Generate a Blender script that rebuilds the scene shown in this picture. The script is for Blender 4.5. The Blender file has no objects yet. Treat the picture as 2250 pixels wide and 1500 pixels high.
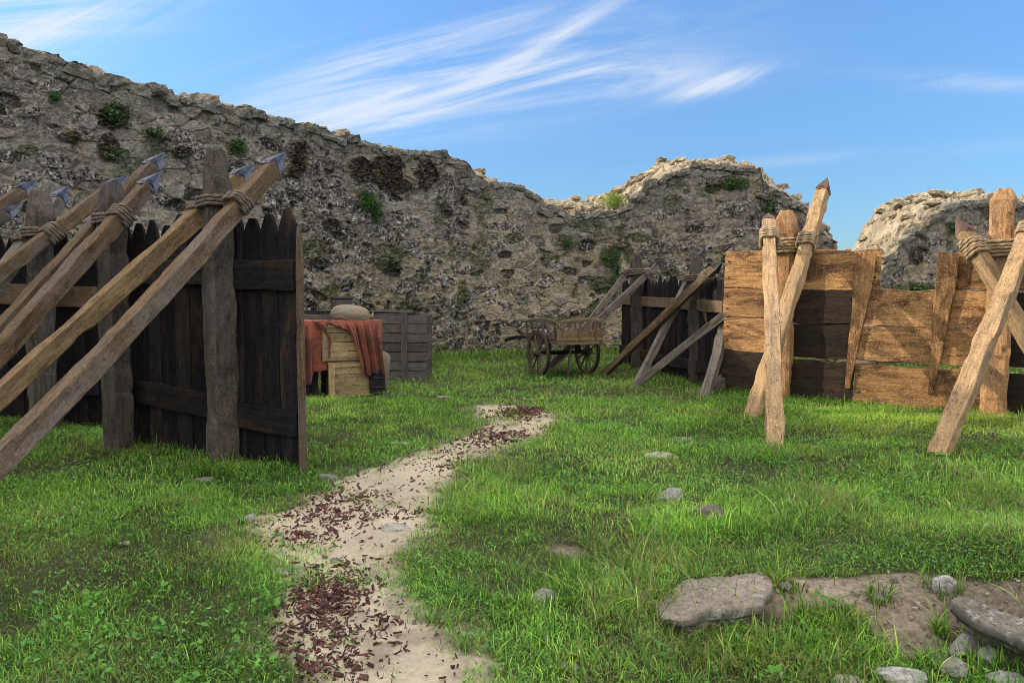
import bpy, math, random
import numpy as np
from mathutils import Vector, Matrix
random.seed(7)
rng = np.random.default_rng(7)
SC = bpy.context.scene
COL = SC.collection
F = 1625.0; PITCH = math.atan(100 / F); EYE = 1.6
CP, SP = math.cos(PITCH), math.sin(PITCH)
SUNV = Vector((-0.99, 0.14, 0.0)).normalized(); SUN_EL = math.radians(25.5)

# ------------------------------------------------------------------ geometry of the view (photo pixel -> ray)
def ray(px, py):
    x = (px - 1125) / F; y = (750 - py) / F
    return Vector((x, CP + y * SP, y * CP - SP))
def at(px, py, Y):
    r = ray(px, py); k = Y / r.y
    return Vector((r.x * k, Y, EYE + r.z * k))
def proj(X, Y, Z):
    dz = Z - EYE
    dep = Y * CP - dz * SP; up = Y * SP + dz * CP
    return 1125 + F * X / dep, 750 - F * up / dep

# ------------------------------------------------------------------ numpy noise
def _h(ix, iy, iz, s):
    n = (ix * 374761393 + iy * 668265263 + iz * 2147483647 + s * 1274126177) & 0xFFFFFFFF
    n = ((n ^ (n >> 13)) * 1274126177) & 0xFFFFFFFF
    n = ((n ^ (n >> 16)) * 2246822519) & 0xFFFFFFFF
    return ((n ^ (n >> 15)) & 0xFFFFFF) / float(0x1000000)
def vnoise(x, y, z=None, s=0):
    x = np.asarray(x, float); y = np.asarray(y, float)
    z = np.zeros_like(x) if z is None else np.asarray(z, float)
    ix, iy, iz = np.floor(x).astype(np.int64), np.floor(y).astype(np.int64), np.floor(z).astype(np.int64)
    fx, fy, fz = x - ix, y - iy, z - iz
    u, v, w = [t * t * t * (t * (t * 6 - 15) + 10) for t in (fx, fy, fz)]
    r = 0
    for a in (0, 1):
        for b in (0, 1):
            for c in (0, 1):
                r = r + _h(ix + a, iy + b, iz + c, s) * (u if a else 1 - u) * (v if b else 1 - v) * (w if c else 1 - w)
    return r * 2 - 1
def fbm(x, y, z=None, o=4, s=0):
    r = 0; a = 1.0; t = 0
    for i in range(o):
        r = r + a * vnoise(np.asarray(x) * 2 ** i, np.asarray(y) * 2 ** i, None if z is None else np.asarray(z) * 2 ** i, s + i * 17)
        t += a; a *= .5
    return r / t
def sstep(a, b, x):
    t = np.clip((x - a) / (b - a), 0, 1); return t * t * (3 - 2 * t)
def cells(x, y, jit=.8, s=0, p=2.0):
    """F1, F2 and four random values of the nearest cell."""
    ix, iy = np.floor(x).astype(np.int64), np.floor(y).astype(np.int64)
    f1 = np.full(x.shape, 9.); f2 = np.full(x.shape, 9.); bx = ix.copy(); by = iy.copy(); cx = np.zeros_like(x); cy = np.zeros_like(x)
    for a in (-1, 0, 1):
        for b in (-1, 0, 1):
            jx, jy = ix + a, iy + b
            px = jx + .5 + (_h(jx, jy, 0 * jx, s) - .5) * jit; py = jy + .5 + (_h(jx, jy, 0 * jx, s + 1) - .5) * jit
            d = (np.abs(x - px) ** p + np.abs(y - py) ** p) ** (1 / p)
            m = d < f1
            f2 = np.where(m, f1, np.minimum(f2, d)); f1 = np.where(m, d, f1)
            bx = np.where(m, jx, bx); by = np.where(m, jy, by); cx = np.where(m, x - px, cx); cy = np.where(m, y - py, cy)
    rs = [_h(bx, by, 0 * bx, s + 10 + k) for k in range(4)]
    return f1, f2, rs, cx, cy

# ------------------------------------------------------------------ objects
def tag(o, label=None, cat=None, group=None, kind=None):
    if label: o['label'] = label
    if cat: o['category'] = cat
    if group: o['group'] = group
    if kind: o['kind'] = kind
    return o
def thing(name, label, cat, loc=(0, 0, 0), group=None):
    o = bpy.data.objects.new(name, None); COL.objects.link(o); o.location = loc
    o.empty_display_size = .2
    return tag(o, label, cat, group)
def mesh_np(name, V, Fs, mat, cols=None, smooth=False, parent=None, world=None, mats=None):
    """V (n,3); Fs list of int arrays (m,k)"""
    me = bpy.data.meshes.new(name)
    V = np.asarray(V, np.float32); me.vertices.add(len(V)); me.vertices.foreach_set('co', V.ravel())
    Fs = [np.asarray(f, np.int32) for f in Fs if len(f)]
    loops = np.concatenate([f.ravel() for f in Fs]); tot = np.concatenate([np.full(len(f), f.shape[1], np.int32) for f in Fs])
    st = np.concatenate([[0], np.cumsum(tot)[:-1]]).astype(np.int32)
    me.loops.add(len(loops)); me.loops.foreach_set('vertex_index', loops)
    me.polygons.add(len(tot)); me.polygons.foreach_set('loop_start', st); me.polygons.foreach_set('loop_total', tot)
    me.polygons.foreach_set('use_smooth', np.full(len(tot), bool(smooth)))
    me.update(calc_edges=True); me.validate(verbose=False)
    if cols is not None:
        at_ = me.attributes.new('Col', 'FLOAT_COLOR', 'POINT')
        c = np.ones((len(V), 4), np.float32); c[:, :np.shape(cols)[1]] = cols; at_.data.foreach_set('color', c.ravel())
    if mat: me.materials.append(mat)
    o = bpy.data.objects.new(name, me); COL.objects.link(o)
    if parent is not None:
        o.parent = parent
        pm = parent_world(parent)
        o.matrix_local = pm.inverted() @ (world if world is not None else Matrix.Identity(4))
    elif world is not None:
        o.matrix_world = world
    return o
def parent_world(o):
    m = o.matrix_basis.copy()
    while o.parent: o = o.parent; m = o.matrix_basis @ m
    return m
def frame(origin, z, x):
    z = Vector(z).normalized(); x = Vector(x); x = (x - z * x.dot(z)).normalized(); y = z.cross(x)
    return Matrix(((x.x, y.x, z.x, origin[0]), (x.y, y.y, z.y, origin[1]), (x.z, y.z, z.z, origin[2]), (0, 0, 0, 1)))

# ------------------------------------------------------------------ materials
class NT:
    def __init__(s, m):
        m.use_nodes = True; s.t = m.node_tree; s.t.nodes.clear()
    def n(s, typ, **k):
        nd = s.t.nodes.new(typ)
        for a, b in k.items():
            if a.startswith('i_'):
                key = a[2:]; key = int(key) if key.isdigit() else key.replace('_', ' ')
                nd.inputs[key].default_value = b
            else: setattr(nd, a, b)
        return nd
    def l(s, a, b): s.t.links.new(a, b)
    def math(s, op, a, b=None, c=None, clamp=False):
        nd = s.t.nodes.new('ShaderNodeMath'); nd.operation = op; nd.use_clamp = clamp
        for i, v in enumerate((a, b, c)):
            if v is None: continue
            if isinstance(v, (int, float)): nd.inputs[i].default_value = v
            else: s.l(v, nd.inputs[i])
        return nd.outputs[0]
    def mix(s, f, a, b, mode='MIX'):
        nd = s.t.nodes.new('ShaderNodeMix'); nd.data_type = 'RGBA'; nd.blend_type = mode
        for i, v in ((0, f), (6, a), (7, b)):
            if isinstance(v, (int, float)): nd.inputs[i].default_value = v
            elif isinstance(v, tuple): nd.inputs[i].default_value = (*v[:3], 1)
            else: s.l(v, nd.inputs[i])
        return nd.outputs[2]
    def ramp(s, f, lo, hi, a=0., b=1.):
        nd = s.t.nodes.new('ShaderNodeMapRange'); nd.interpolation_type = 'SMOOTHSTEP'
        s.l(f, nd.inputs[0]); nd.inputs[1].default_value = lo; nd.inputs[2].default_value = hi; nd.inputs[3].default_value = a; nd.inputs[4].default_value = b
        return nd.outputs[0]
    def noise(s, vec, scale, detail=4, rough=.6, dist=0.):
        nd = s.n('ShaderNodeTexNoise'); s.l(vec, nd.inputs['Vector'])
        nd.inputs['Scale'].default_value = scale; nd.inputs['Detail'].default_value = detail; nd.inputs['Roughness'].default_value = rough; nd.inputs['Distortion'].default_value = dist
        return nd.outputs['Fac']
def wood(name, c1, c2, c3, patch=.5, rough=.8, bump=.5, spec=.25, grey=None):
    m = bpy.data.materials.new(name); N = NT(m)
    tc = N.n('ShaderNodeTexCoord'); oi = N.n('ShaderNodeObjectInfo')
    off = N.n('ShaderNodeVectorMath', operation='ADD'); N.l(tc.outputs['Object'], off.inputs[0])
    rv = N.math('MULTIPLY', oi.outputs['Random'], 37.0); cb = N.n('ShaderNodeCombineXYZ'); N.l(rv, cb.inputs[0]); N.l(rv, cb.inputs[2]); N.l(cb.outputs[0], off.inputs[1])
    mp = N.n('ShaderNodeMapping'); N.l(off.outputs[0], mp.inputs[0]); mp.inputs['Scale'].default_value = (1, 1, .07)
    g1 = N.noise(mp.outputs[0], 26, 6, .7, .6); g2 = N.noise(mp.outputs[0], 90, 3, .6, .2)
    mp2 = N.n('ShaderNodeMapping'); N.l(off.outputs[0], mp2.inputs[0]); mp2.inputs['Scale'].default_value = (1, 1, .35)
    big = N.noise(mp2.outputs[0], 3.2, 5, .65, .8); spk = N.noise(off.outputs[0], 60, 5, .75)
    c = N.mix(N.ramp(g1, .32, .68), c1, c2)
    c = N.mix(N.ramp(big, patch - .08, patch + .14), c, c3)
    if grey: c = N.mix(N.ramp(N.noise(off.outputs[0], 1.3, 3, .6), .45, .65, 0, .7), c, grey)
    big2 = N.noise(off.outputs[0], 7.5, 6, .75)
    c = N.mix(N.ramp(big2, .50, .66, 0, .6), c, tuple(v * .4 for v in c2))
    c = N.mix(N.ramp(spk, .54, .66, 0, .6), c, tuple(min(1, v * 2.0 + .02) for v in c1))
    c = N.mix(N.ramp(spk, .46, .34, 0, .8), c, tuple(v * .25 for v in c2))
    c = N.mix(N.ramp(g2, .41, .30, 0, .9), c, tuple(v * .15 for v in c2))
    kn = N.n('ShaderNodeTexVoronoi'); kn.inputs['Scale'].default_value = 3.1; m3 = N.n('ShaderNodeMapping'); m3.inputs['Scale'].default_value = (1, 1, .6); N.l(off.outputs[0], m3.inputs[0]); N.l(m3.outputs[0], kn.inputs['Vector'])
    c = N.mix(N.ramp(kn.outputs['Distance'], .13, .05, 0, .8), c, tuple(v * .35 for v in c2))
    vr = N.ramp(oi.outputs['Random'], 0, 1, .72, 1.28); vm = N.n('ShaderNodeVectorMath', operation='SCALE'); N.l(c, vm.inputs[0]); N.l(vr, vm.inputs['Scale'])
    b = N.n('ShaderNodeBsdfPrincipled'); N.l(vm.outputs[0], b.inputs['Base Color']); b.inputs['Roughness'].default_value = rough; b.inputs['Specular IOR Level'].default_value = spec
    h = N.math('ADD', N.math('MULTIPLY', g1, .6), N.math('ADD', N.math('MULTIPLY', g2, .35), N.math('MULTIPLY', spk, .55)))
    bp = N.n('ShaderNodeBump'); bp.inputs['Strength'].default_value = bump; bp.inputs['Distance'].default_value = .02; N.l(h, bp.inputs['Height']); N.l(bp.outputs[0], b.inputs['Normal'])
    o = N.n('ShaderNodeOutputMaterial'); N.l(b.outputs[0], o.inputs[0]); return m
def attr_mat(name, rough=.9, var=.35, scale=30, bump=.5, dist=.02, spec=.2, kind=None):
    m = bpy.data.materials.new(name); N = NT(m)
    a = N.n('ShaderNodeAttribute', attribute_name='Col'); tc = N.n('ShaderNodeTexCoord'); P = tc.outputs['Object']
    n1 = N.noise(P, scale, 6, .7); n2 = N.noise(P, scale * .13, 4, .6)
    c = N.mix(N.ramp(n1, .3, .7, var, 0), a.outputs['Color'], (0.0, 0.0, 0.0)); hgt = n1
    if kind == 'wall':
        # white / grey / ochre lichen crusts and black pits
        vn = N.n('ShaderNodeTexVoronoi'); vn.inputs['Scale'].default_value = 17; wv = N.n('ShaderNodeVectorMath', operation='ADD')
        nn = N.n('ShaderNodeTexNoise'); N.l(P, nn.inputs['Vector']); nn.inputs['Scale'].default_value = 14; nn.inputs['Detail'].default_value = 4
        sc = N.n('ShaderNodeVectorMath', operation='SCALE'); N.l(nn.outputs['Color'], sc.inputs[0]); sc.inputs['Scale'].default_value = .16
        N.l(P, wv.inputs[0]); N.l(sc.outputs[0], wv.inputs[1]); N.l(wv.outputs[0], vn.inputs['Vector'])
        reg = N.noise(P, 1.3, 4, .65); low = N.n('ShaderNodeSeparateXYZ'); N.l(P, low.inputs[0])
        regl = N.math('ADD', reg, N.ramp(low.outputs[2], 0.3, 3.6, .10, -.05)); cr = a.outputs['Alpha']; crw = N.math('ADD', N.math('MULTIPLY', cr, .78), .22)
        fine = N.noise(P, 38, 5, .8); mid = N.noise(wv.outputs[0], 9, 5, .75)
        lich = N.math('MULTIPLY', N.ramp(mid, .52, .60), crw)
        c = N.mix(N.math('MULTIPLY', lich, .7), c, (.68, .665, .62))
        c = N.mix(N.math('MULTIPLY', N.ramp(fine, .57, .63), N.math('MULTIPLY', N.ramp(regl, .36, .55, .4, 1), N.ramp(cr, 0, 1, .35, 1))), c, (.85, .83, .82))
        mid2 = N.noise(wv.outputs[0], 15.5, 5, .75, .4)
        dk = N.math('MULTIPLY', N.ramp(mid2, .54, .43), N.ramp(cr, 0, 1, .22, 1))
        c = N.mix(dk, c, (.020, .018, .017))
        c = N.mix(N.math('MULTIPLY', N.ramp(N.noise(P, 2.1, 4, .7), .56, .70), .45), c, (.30, .225, .10))
        c = N.mix(N.math('MULTIPLY', N.ramp(fine, .44, .33), .9), c, (.02, .018, .018))
        hgt = N.math('ADD', N.math('MULTIPLY', fine, .6), N.math('MULTIPLY', mid, 1.0))
    if kind == 'rock':
        fine = N.noise(P, 45, 5, .8); mid = N.noise(P, 11, 5, .7)
        c = N.mix(N.ramp(mid, .55, .66, 0, .6), c, (.42, .41, .38)); c = N.mix(N.ramp(fine, .47, .36, 0, .85), c, (.04, .038, .03))
        c = N.mix(N.ramp(N.noise(P, 5, 4, .7), .58, .7, 0, .6), c, (.07, .08, .03))
    b = N.n('ShaderNodeBsdfPrincipled'); N.l(c, b.inputs['Base Color']); b.inputs['Roughness'].default_value = rough; b.inputs['Specular IOR Level'].default_value = spec
    bp = N.n('ShaderNodeBump'); bp.inputs['Strength'].default_value = bump; bp.inputs['Distance'].default_value = dist; N.l(hgt, bp.inputs['Height']); N.l(bp.outputs[0], b.inputs['Normal'])
    o = N.n('ShaderNodeOutputMaterial'); N.l(b.outputs[0], o.inputs[0]); return m
def leaf_mat(name, trans=.4):
    m = bpy.data.materials.new(name); N = NT(m)
    a = N.n('ShaderNodeAttribute', attribute_name='Col')
    d = N.n('ShaderNodeBsdfPrincipled'); N.l(a.outputs['Color'], d.inputs['Base Color']); d.inputs['Roughness'].default_value = .5; d.inputs['Specular IOR Level'].default_value = .25
    t = N.n('ShaderNodeBsdfTranslucent'); N.l(N.mix(1.0, a.outputs['Color'], (1.25, 1.3, .6), 'MULTIPLY'), t.inputs[0])
    x = N.n('ShaderNodeMixShader'); x.inputs[0].default_value = trans; N.l(d.outputs[0], x.inputs[1]); N.l(t.outputs[0], x.inputs[2])
    o = N.n('ShaderNodeOutputMaterial'); N.l(x.outputs[0], o.inputs[0]); return m
def iron(name, c1, c2, metal=.75, rough=.36):
    m = bpy.data.materials.new(name); N = NT(m); tc = N.n('ShaderNodeTexCoord'); P = tc.outputs['Object']
    a = N.noise(P, 14, 5, .7); f = N.noise(P, 80, 3, .7)
    c = N.mix(N.ramp(a, .48, .66), c1, c2)
    b = N.n('ShaderNodeBsdfPrincipled'); N.l(c, b.inputs['Base Color']); b.inputs['Metallic'].default_value = metal
    N.l(N.ramp(a, .3, .7, rough, rough + .3), b.inputs['Roughness'])
    bp = N.n('ShaderNodeBump'); bp.inputs['Strength'].default_value = .25; bp.inputs['Distance'].default_value = .01; N.l(f, bp.inputs['Height']); N.l(bp.outputs[0], b.inputs['Normal'])
    o = N.n('ShaderNodeOutputMaterial'); N.l(b.outputs[0], o.inputs[0]); return m
def fabric(name, c1, c2, scale=6, weave=220):
    m = bpy.data.materials.new(name); N = NT(m); tc = N.n('ShaderNodeTexCoord'); P = tc.outputs['Object']
    a = N.noise(P, scale, 5, .65); w = N.noise(P, weave, 2, .5); mm = N.noise(P, 28, 3, .6)
    c = N.mix(N.ramp(a, .35, .68), c1, c2); c = N.mix(N.ramp(mm, .40, .3, 0, .4), c, tuple(v * .3 for v in c1))
    b = N.n('ShaderNodeBsdfPrincipled'); N.l(c, b.inputs['Base Color']); b.inputs['Roughness'].default_value = .9; b.inputs['Sheen Weight'].default_value = .15
    bp = N.n('ShaderNodeBump'); bp.inputs['Strength'].default_value = .4; bp.inputs['Distance'].default_value = .01; N.l(N.math('ADD', w, mm), bp.inputs['Height']); N.l(bp.outputs[0], b.inputs['Normal'])
    o = N.n('ShaderNodeOutputMaterial'); N.l(b.outputs[0], o.inputs[0]); return m

M_STAKE = wood('hewn_timber', (.38, .25, .13), (.22, .14, .07), (.19, .14, .095), .56, bump=.55)
M_STAKE_M = wood('brown_timber', (.30, .20, .10), (.19, .12, .06), (.15, .105, .065), .56, bump=.7)
M_STAKE_D = wood('weathered_timber', (.145, .095, .052), (.075, .048, .028), (.12, .095, .08), .52, bump=.6)
M_STAKE_G = wood('greyed_timber', (.19, .16, .13), (.10, .082, .065), (.15, .135, .12), .5, bump=.6)
M_POST = wood('old_post_timber', (.105, .082, .063), (.045, .035, .028), (.12, .10, .09), .5, bump=1.0)
M_POST_L = wood('brown_post_timber', (.42, .235, .105), (.23, .12, .055), (.24, .145, .08), .55, bump=.8)
M_DARK = wood('tarred_board', (.015, .013, .016), (.006, .0055, .008), (.045, .029, .018), .57, bump=.8, rough=.8, spec=.12)
M_DARK2 = wood('stained_rail_board', (.026, .023, .026), (.010, .0095, .014), (.055, .036, .022), .54, bump=.8, rough=.8, spec=.12)
M_BOARD = wood('sawn_brown_board', (.50, .28, .12), (.27, .14, .058), (.075, .04, .022), .49, bump=1.0)
M_BOARD_SHADE = wood('painted_shade_board', (.045, .027, .018), (.018, .012, .009), (.09, .05, .028), .6, bump=1.0)  # shadow on the barricade painted in as a darker board colour
M_CRATE = wood('pale_crate_wood', (.40, .29, .15), (.25, .17, .09), (.19, .135, .08), .58, bump=.4)
M_GREYW = wood('grey_bin_wood', (.115, .10, .092), (.055, .048, .046), (.10, .075, .055), .55, bump=.5)
M_CARTW = wood('cart_wood', (.16, .125, .09), (.075, .056, .042), (.12, .09, .065), .55, bump=.5)
M_CARTL = wood('pale_cart_wood', (.24, .165, .09), (.14, .095, .055), (.16, .125, .085), .58, bump=.4)
M_IRON = iron('blued_iron', (.12, .13, .165), (.06, .05, .05), .8, .45)
M_RUST = iron('rusty_iron', (.09, .055, .045), (.17, .07, .04), .4, .5)
M_BLACK = iron('black_iron', (.03, .028, .03), (.07, .04, .03), .5, .5)
M_ROPE = fabric('hemp_rope', (.26, .18, .10), (.36, .26, .15), 12, 400)
M_ROPE_D = fabric('aged_hemp_rope', (.10, .073, .048), (.16, .115, .075), 12, 400)
M_CLOTH = fabric('rust_red_canvas', (.26, .066, .034), (.12, .032, .022), 4)
M_SACK = fabric('grey_burlap', (.19, .17, .135), (.24, .175, .10), 5)
M_SACK2 = fabric('brown_burlap', (.20, .155, .10), (.13, .10, .065), 7)
M_WALL = attr_mat('rubble_masonry', .95, .4, 22, .8, .03, .15, 'wall')
M_ROCK = attr_mat('limestone', .9, .3, 30, .6, .02, .2, 'rock')
M_GROUND = attr_mat('soil', .95, .6, 26, .8, .03, .1)
M_SAND = attr_mat('sandy_path', .95, .28, 34, .7, .02, .1)
M_GRASS = leaf_mat('grass_blade', .42)
M_LEAF = leaf_mat('leaf', .3)
M_CHIP = attr_mat('bark', .85, .4, 60, .5, .01, .2)

# ------------------------------------------------------------------ ground height
def G(x, y):
    x = np.asarray(x, float); y = np.asarray(y, float)
    h = .035 * fbm(x * .55 + 3, y * .55, o=3, s=3) + .018 * fbm(x * 2.3, y * 2.3, o=3, s=9)
    h = h - .17 * sstep(3.95, 3.62, y + .10 * vnoise(x * 2, y * 2, s=5)) * sstep(.55, .95, x) * sstep(2.6, 2.2, x)
    h = h + .17 * sstep(2.35, 3.2, x) * sstep(5.4, 4.2, y)
    return h
def Gf(x, y): return float(G(np.array([x]), np.array([y]))[0])
def GP(px, py):
    z = 0.
    for _ in range(4):
        r = ray(px, py); k = (z - EYE) / r.z; z = Gf(r.x * k, r.y * k)
    return Vector((r.x * k, r.y * k, z))

# ------------------------------------------------------------------ timbers
def timber_mesh(L, w, d, seed, tip=None, tiplen=.25, wob=.012, bend=(0, 0), cham=.18, taper=0., step=.07, base='cut', chip=.02, basew=1.):
    """rounded-rectangular section along local Z, hand-hewn edges"""
    rg = np.random.default_rng(seed)
    n = max(6, int(L / step)); z = np.linspace(0, L, n + 1)
    if tip: z = np.unique(np.concatenate([z, L - tiplen * np.array([1., .8, .6, .45, .3, .2, .1, .04, 0])]))
    q = cham
    sec = np.array([(-1, -1 + q), (-1, 0), (-1, 1 - q), (-1 + q, 1), (-.33, 1), (.33, 1), (1 - q, 1), (1, 1 - q), (1, 0), (1, -1 + q), (1 - q, -1), (.33, -1), (-.33, -1), (-1 + q, -1)], float) * .5
    k = len(sec); T = z / L; V = []
    s0 = seed * 3.7
    for i, zz in enumerate(z):
        t = T[i]; sx = w * (1 - taper * t); sy = d * (1 - taper * t)
        if tip:
            e = max(0, (zz - (L - tiplen)) / tiplen)
            if tip == 'picket': sx *= 1 - .74 * e ** 2.3; sy *= 1 - .25 * e
            elif tip == 'blunt': sx *= 1 - .52 * e ** 1.6; sy *= 1 - .45 * e ** 1.6
            elif tip == 'pyr': sx *= 1 - .9 * e; sy *= 1 - .9 * e
        if base == 'point':
            e = max(0, 1 - zz / (.85 * L)); sx *= 1 - .75 * e ** 1.2
        V.append(np.c_[sec[:, 0] * sx, sec[:, 1] * sy, np.full(k, zz)])
    V = np.array(V)                                    # n,k,3
    ang = np.arange(k) / k * 6.28
    zz = z[:, None] + 0 * ang[None, :]; cx = np.cos(ang)[None, :] * 1.5 + s0 + 0 * zz; cy = np.sin(ang)[None, :] * 1.5 + 0 * zz
    nz = fbm(cx, cy, zz * 2.6, o=4, s=seed % 97)
    r = wob * nz * 2.2
    dirn = sec / np.linalg.norm(sec, axis=1)[:, None]
    amp = min(w, d) / .16
    V[:, :, 0] += dirn[None, :, 0] * r * min(1.3, w / .12); V[:, :, 1] += dirn[None, :, 1] * r * min(1., amp)
    # chips knocked off the corners
    ch = np.clip(vnoise(cx * 1.3, cy * 1.3, zz * 7, s=seed % 31 + 3) - .35, 0, 1) * chip
    V[:, :, 0] -= dirn[None, :, 0] * ch * min(1, amp); V[:, :, 1] -= dirn[None, :, 1] * ch * min(1, amp)
    V[:, :, 0] += (bend[0] * np.sin(np.pi * T) + .5 * wob * vnoise(T * 3 + s0, T * 0, s=4))[:, None]
    V[:, :, 1] += (bend[1] * np.sin(np.pi * T))[:, None]
    if tip in ('blunt',): V[:, :, 2] += (.02 * vnoise(cx * 2, cy * 2, s=8)) * (z[:, None] > L - tiplen)
    if tip is None: V[-1, :, 2] += .012 * vnoise(cx[-1] * 3, cy[-1] * 3, s=2)
    m = len(z); Vf = V.reshape(-1, 3)
    i = np.arange(m - 1)[:, None] * k; j = np.arange(k)[None, :]; j2 = (j + 1) % k
    Q = np.stack([i + j, i + j2, i + k + j2, i + k + j], -1).reshape(-1, 4)
    c0, c1 = len(Vf), len(Vf) + 1
    Vf = np.vstack([Vf, V[0].mean(0), V[-1].mean(0)])
    jj = np.arange(k); T0 = np.stack([np.full(k, c0), (jj + 1) % k, jj], -1); o = (m - 1) * k
    T1 = np.stack([np.full(k, c1), o + jj, o + (jj + 1) % k], -1)
    return Vf, [Q, T0, T1]
SEED = [100]
def timber(name, a, b, w, d, mat, parent, xref, **k):
    a, b = Vector(a), Vector(b); SEED[0] += 1
    V, Fs = timber_mesh((b - a).length, w, d, k.pop('seed', SEED[0]), **k)
    return mesh_np(name, V, Fs, mat, parent=parent, world=frame(a, b - a, xref))

def spear_head(parent, origin, z, x, w, mat):
    """folded sheet-iron point: four flared corner ribs with a V-shaped opening on each side"""
    L = w * 1.75; a = w * .46; V = []; Fs = []
    def sheet(P):      # a slightly thick plate from a 4-point loop
        P = [Vector(p) for p in P]; n = (P[1] - P[0]).cross(P[2] - P[0]).normalized() * .004; i = len(V)
        V.extend([p + n for p in P] + [p - n for p in P]); m = len(P)
        Fs.append(list(range(i, i + m))); Fs.append(list(range(i + 2 * m - 1, i + m - 1, -1)))
        for q in range(m): Fs.append([i + q, i + m + q, i + m + (q + 1) % m, i + (q + 1) % m])
    C = [(1, 1), (-1, 1), (-1, -1), (1, -1)]
    for i in range(4):
        c, e = C[i], C[(i + 1) % 4]; mx, my = (c[0] + e[0]) / 2, (c[1] + e[1]) / 2
        fl = 1.16
        A = (0, 0, L); B = (c[0] * a * fl, c[1] * a * fl, -.05 * w); D = (e[0] * a * fl, e[1] * a * fl, -.05 * w)
        Bm = (c[0] * a * .98, c[1] * a * .98, L * .24); Dm = (e[0] * a * .98, e[1] * a * .98, L * .24)
        Nn = (mx * a * .88, my * a * .88, L * .19)
        sheet([A, Bm, Nn]); sheet([A, Nn, Dm]); sheet([Bm, B, Nn]); sheet([Nn, D, Dm])
        b1 = (c[0] * a * 1.06, c[1] * a * 1.06, -.10 * w); b2 = (e[0] * a * 1.06, e[1] * a * 1.06, -.10 * w)
        sheet([b1, b2, (b2[0], b2[1], .10 * w), (b1[0], b1[1], .10 * w)])
    me = bpy.data.meshes.new('iron_tip'); me.from_pydata(V, [], Fs); me.materials.append(mat)
    o = bpy.data.objects.new('iron_tip', me); COL.objects.link(o); o.parent = parent
    o.matrix_local = parent_world(parent).inverted() @ frame(origin, z, x); return o

def stake(label, foot, tip, w, mat, iron_m, group, bend=(0, 0), head=True, seed=None, cham=.14):
    """foot on the ground, tip = very end of the iron head"""
    foot, tip = Vector(foot), Vector(tip); d = (tip - foot).normalized()
    side = d.cross(Vector((0, 0, 1))).normalized()
    t = thing('sharpened_stake', label, 'stake', foot, group)
    end = tip - d * (w * 1.6) if head else tip
    f2 = foot - d * .08
    kw = dict(seed=seed) if seed else {}
    timber('shaft', f2, end + (d * w * .75 if head else d * 0), w, w * .92, mat, t, side, tip='pyr' if head else None, tiplen=w * .75, wob=.011, bend=bend, cham=cham, chip=.035, **kw)
    if head: spear_head(t, end, d, side, w * .93, iron_m)
    return t, foot, end, d, side

def coil(parent, name, center, axis, xref, rx, ry, turns, rr, mat, seed=0, pitch_dir=0):
    """laid three-strand rope wound round a squared timber"""
    axis = Vector(axis).normalized(); M = frame(center, axis, xref); rg = np.random.default_rng(seed)
    per = 2 * (rx + ry) * 1.05 * 2; n = int(turns * per / .012); k = 9
    th = np.linspace(0, turns * 2 * math.pi, n); p = 5.0
    c, s = np.cos(th), np.sin(th); rad = 1 / ((np.abs(c) ** p + np.abs(s) ** p) ** (1 / p))
    x = c * rad * (rx + rr * .8); y = s * rad * (ry + rr * .8)
    z = (th / (2 * math.pi) - turns / 2) * rr * 2.15 + rr * .35 * vnoise(th * .6, th * 0 + seed, s=3) + pitch_dir * x
    P = np.c_[x, y, z]; T = np.gradient(P, axis=0); T /= np.linalg.norm(T, axis=1)[:, None]
    A = np.array([0, 0, 1.]); B = np.cross(T, A); B /= np.linalg.norm(B, axis=1)[:, None]; C = np.cross(B, T)
    ph = np.arange(k) / k * 2 * math.pi; ln = np.cumsum(np.r_[0, np.linalg.norm(np.diff(P, axis=0), axis=1)])
    r = rr * (1 + .30 * np.cos(3 * (ph[None, :] - ln[:, None] / (rr * 2.6))))
    V = P[:, None, :] + B[:, None, :] * (np.cos(ph) * r)[:, :, None] + C[:, None, :] * (np.sin(ph) * r)[:, :, None]
    i = np.arange(n - 1)[:, None] * k; j = np.arange(k)[None, :]; j2 = (j + 1) % k
    Q = np.stack([i + j, i + k + j, i + k + j2, i + j2], -1).reshape(-1, 4)
    return mesh_np(name, V.reshape(-1, 3), [Q], mat, parent=parent, world=M, smooth=True)

# ------------------------------------------------------------------ camera, sun, sky
cam = bpy.data.cameras.new('camera'); co = bpy.data.objects.new('camera', cam); COL.objects.link(co)
cam.sensor_width = 36; cam.lens = 36 * F / 2250; cam.clip_end = 3000; cam.clip_start = .05
co.location = (0, 0, EYE); co.rotation_euler = (math.pi / 2 - PITCH, 0, 0); SC.camera = co
sun = bpy.data.lights.new('sun', 'SUN'); so = bpy.data.objects.new('sun', sun); COL.objects.link(so)
sun.energy = 5.0; sun.angle = math.radians(.5); sun.color = (1., .88, .68)
sd = Vector((SUNV.x * math.cos(SUN_EL), SUNV.y * math.cos(SUN_EL), math.sin(SUN_EL)))
so.rotation_euler = sd.to_track_quat('Z', 'Y').to_euler()
W = bpy.data.worlds.new('World'); SC.world = W; N = NT(W)
sky = N.n('ShaderNodeTexSky', sky_type='NISHITA', sun_disc=False, sun_elevation=SUN_EL, sun_rotation=math.atan2(SUNV.x, SUNV.y))
sky.air_density = 1.0; sky.dust_density = .6; sky.ozone_density = 2.0
tc = N.n('ShaderNodeTexCoord'); sep = N.n('ShaderNodeSeparateXYZ'); N.l(tc.outputs['Generated'], sep.inputs[0])
Y_ = N.math('MAXIMUM', N.math('ABSOLUTE', sep.outputs[1]), .06)
U = N.math('DIVIDE', sep.outputs[0], Y_); Vv = N.math('DIVIDE', sep.outputs[2], Y_)
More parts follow.
